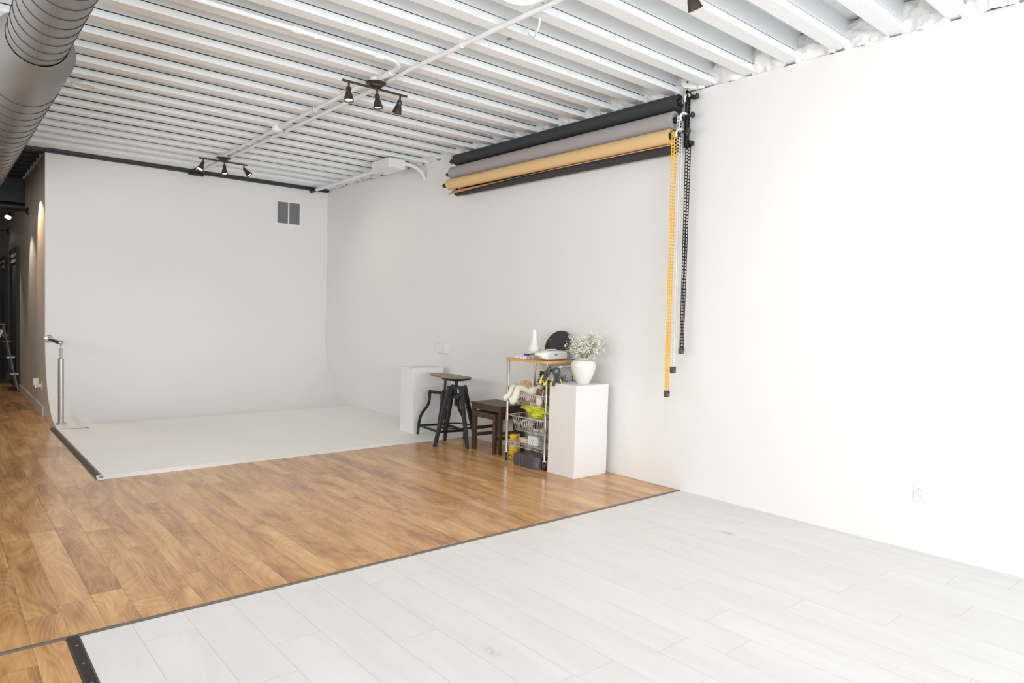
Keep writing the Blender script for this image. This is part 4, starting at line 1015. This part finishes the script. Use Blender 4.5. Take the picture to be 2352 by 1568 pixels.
# ---- bottom shelf and floor under the cart
r = thing('power_adaptor', 'white multi-socket adaptor block on the bottom wire shelf', 'adaptor', (4.09, 4.42, .183))
MB().box((4.09, 4.42, .183), (4.19, 4.55, .262)).build('body', 'adaptor_white', r, bevel=.004)
m = MB()
for y, z in ((4.52, .240), (4.475, .236), (4.50, .230), (4.525, .208), (4.485, .206)): m.cyl((4.0885, y, z), (4.0905, y, z), .0035, n=10)
m.build('socket_holes', 'socket_grey', r)
for i, (c, lb_) in enumerate((((4.135, 4.645, .212), 'beige fabric pouch on the bottom shelf, the upper of two'), ((4.115, 4.62, .194), 'beige fabric pouch on the bottom shelf, the lower of two'))):
    lump('fabric_pouch', 'beige_cloth', lb_, 'pouch', c, (1.3, 2.5, .55 if i == 0 else .45), .030, .03, 'beige pouches on the bottom shelf', seed=60 + i)
lump('grey_pouch', 'beige_cloth', 'taupe cloth behind the adaptor block on the bottom shelf', 'cloth', (4.28, 4.47, .225), (1.5, 2.6, 1), .036, .05, seed=63)
m = MB(); m.tube(smoothpath([(4.20, 4.52, .152), (4.20, 4.56, .135), (4.22, 4.62, .118), (4.30, 4.68, .07), (4.36, 4.70, .004)], 6), .0035, 6)
tag(m.build('extension_cord', 'plastic_black'), 'black cord hanging from the bottom shelf behind the charcoal case', 'cord')
r = thing('wipes_canister', 'tall yellow canister with an orange-yellow lid on the floor under the cart', 'canister', (4.19, 4.855, 0))
MB().lathe([(0, 0), (.040, 0), (.043, .006), (.043, .025), (.0425, .03), (.0425, .165), (.041, .178), (.034, .188), (0, .188)], (4.19, 4.855, 0), 36).build('bottle', 'canister_yellow', r)
MB().lathe([(.0, 0), (.0435, 0), (.0435, .006), (.0, .006)], (4.19, 4.855, 0), 36).build('base', 'white_plastic', r)
MB().lathe([(0, .186), (.040, .186), (.042, .19), (.042, .212), (.038, .220), (0, .222)], (4.19, 4.855, 0), 36).build('lid', 'lid_yellow', r)
def wrap(a0, a1, z0, z1, rad, mat, name, par):
    m = MB(); m.grid(lambda u, v: (4.19 + rad * math.cos(a0 + (a1 - a0) * u), 4.855 + rad * math.sin(a0 + (a1 - a0) * u), z0 + (z1 - z0) * v), 10, 1); return m.build(name, mat, par)
A = math.radians
lb = wrap(A(-165), A(-128), .100, .150, .0432, 'label_white', 'label', r)
wrap(A(-158), A(-135), .118, .144, .0436, 'label_navy', 'print', lb)
wrap(A(-152), A(-141), .124, .138, .0440, 'label_white', 'print', lb)
wrap(A(-163), A(-130), .094, .101, .0436, 'label_navy', 'print', lb)
wrap(A(-165), A(-120), .070, .076, .0432, 'label_pink', 'print', lb)
# charcoal case
m = MB(); P = []
def arc(cx_, cy_, rr, a0, a1, n=8):
    return [(cx_ + rr * math.cos(a0 + (a1 - a0) * k / n), cy_ + rr * math.sin(a0 + (a1 - a0) * k / n)) for k in range(n + 1)]
bx0, bx1, by0, by1 = 4.0, 4.36, 4.335, 4.635
P = [(bx0, by1)] + [(bx0, 4.560), (bx0 + .008, 4.553), (bx0 + .008, 4.545), (bx0, 4.538), (bx0, 4.520), (bx0 + .008, 4.513), (bx0 + .008, 4.505), (bx0, 4.498)] + arc(bx0 + .07, by0 + .07, .07, PI, 1.5 * PI) + arc(bx1 - .05, by0 + .05, .05, -PI / 2, 0) + [(bx1, by1)]
m.prism(P, 0.002, .105)
tag(m.build('storage_case', 'charcoal_bin', bevel=.006), 'low charcoal grey plastic case on the floor under the cart', 'case')
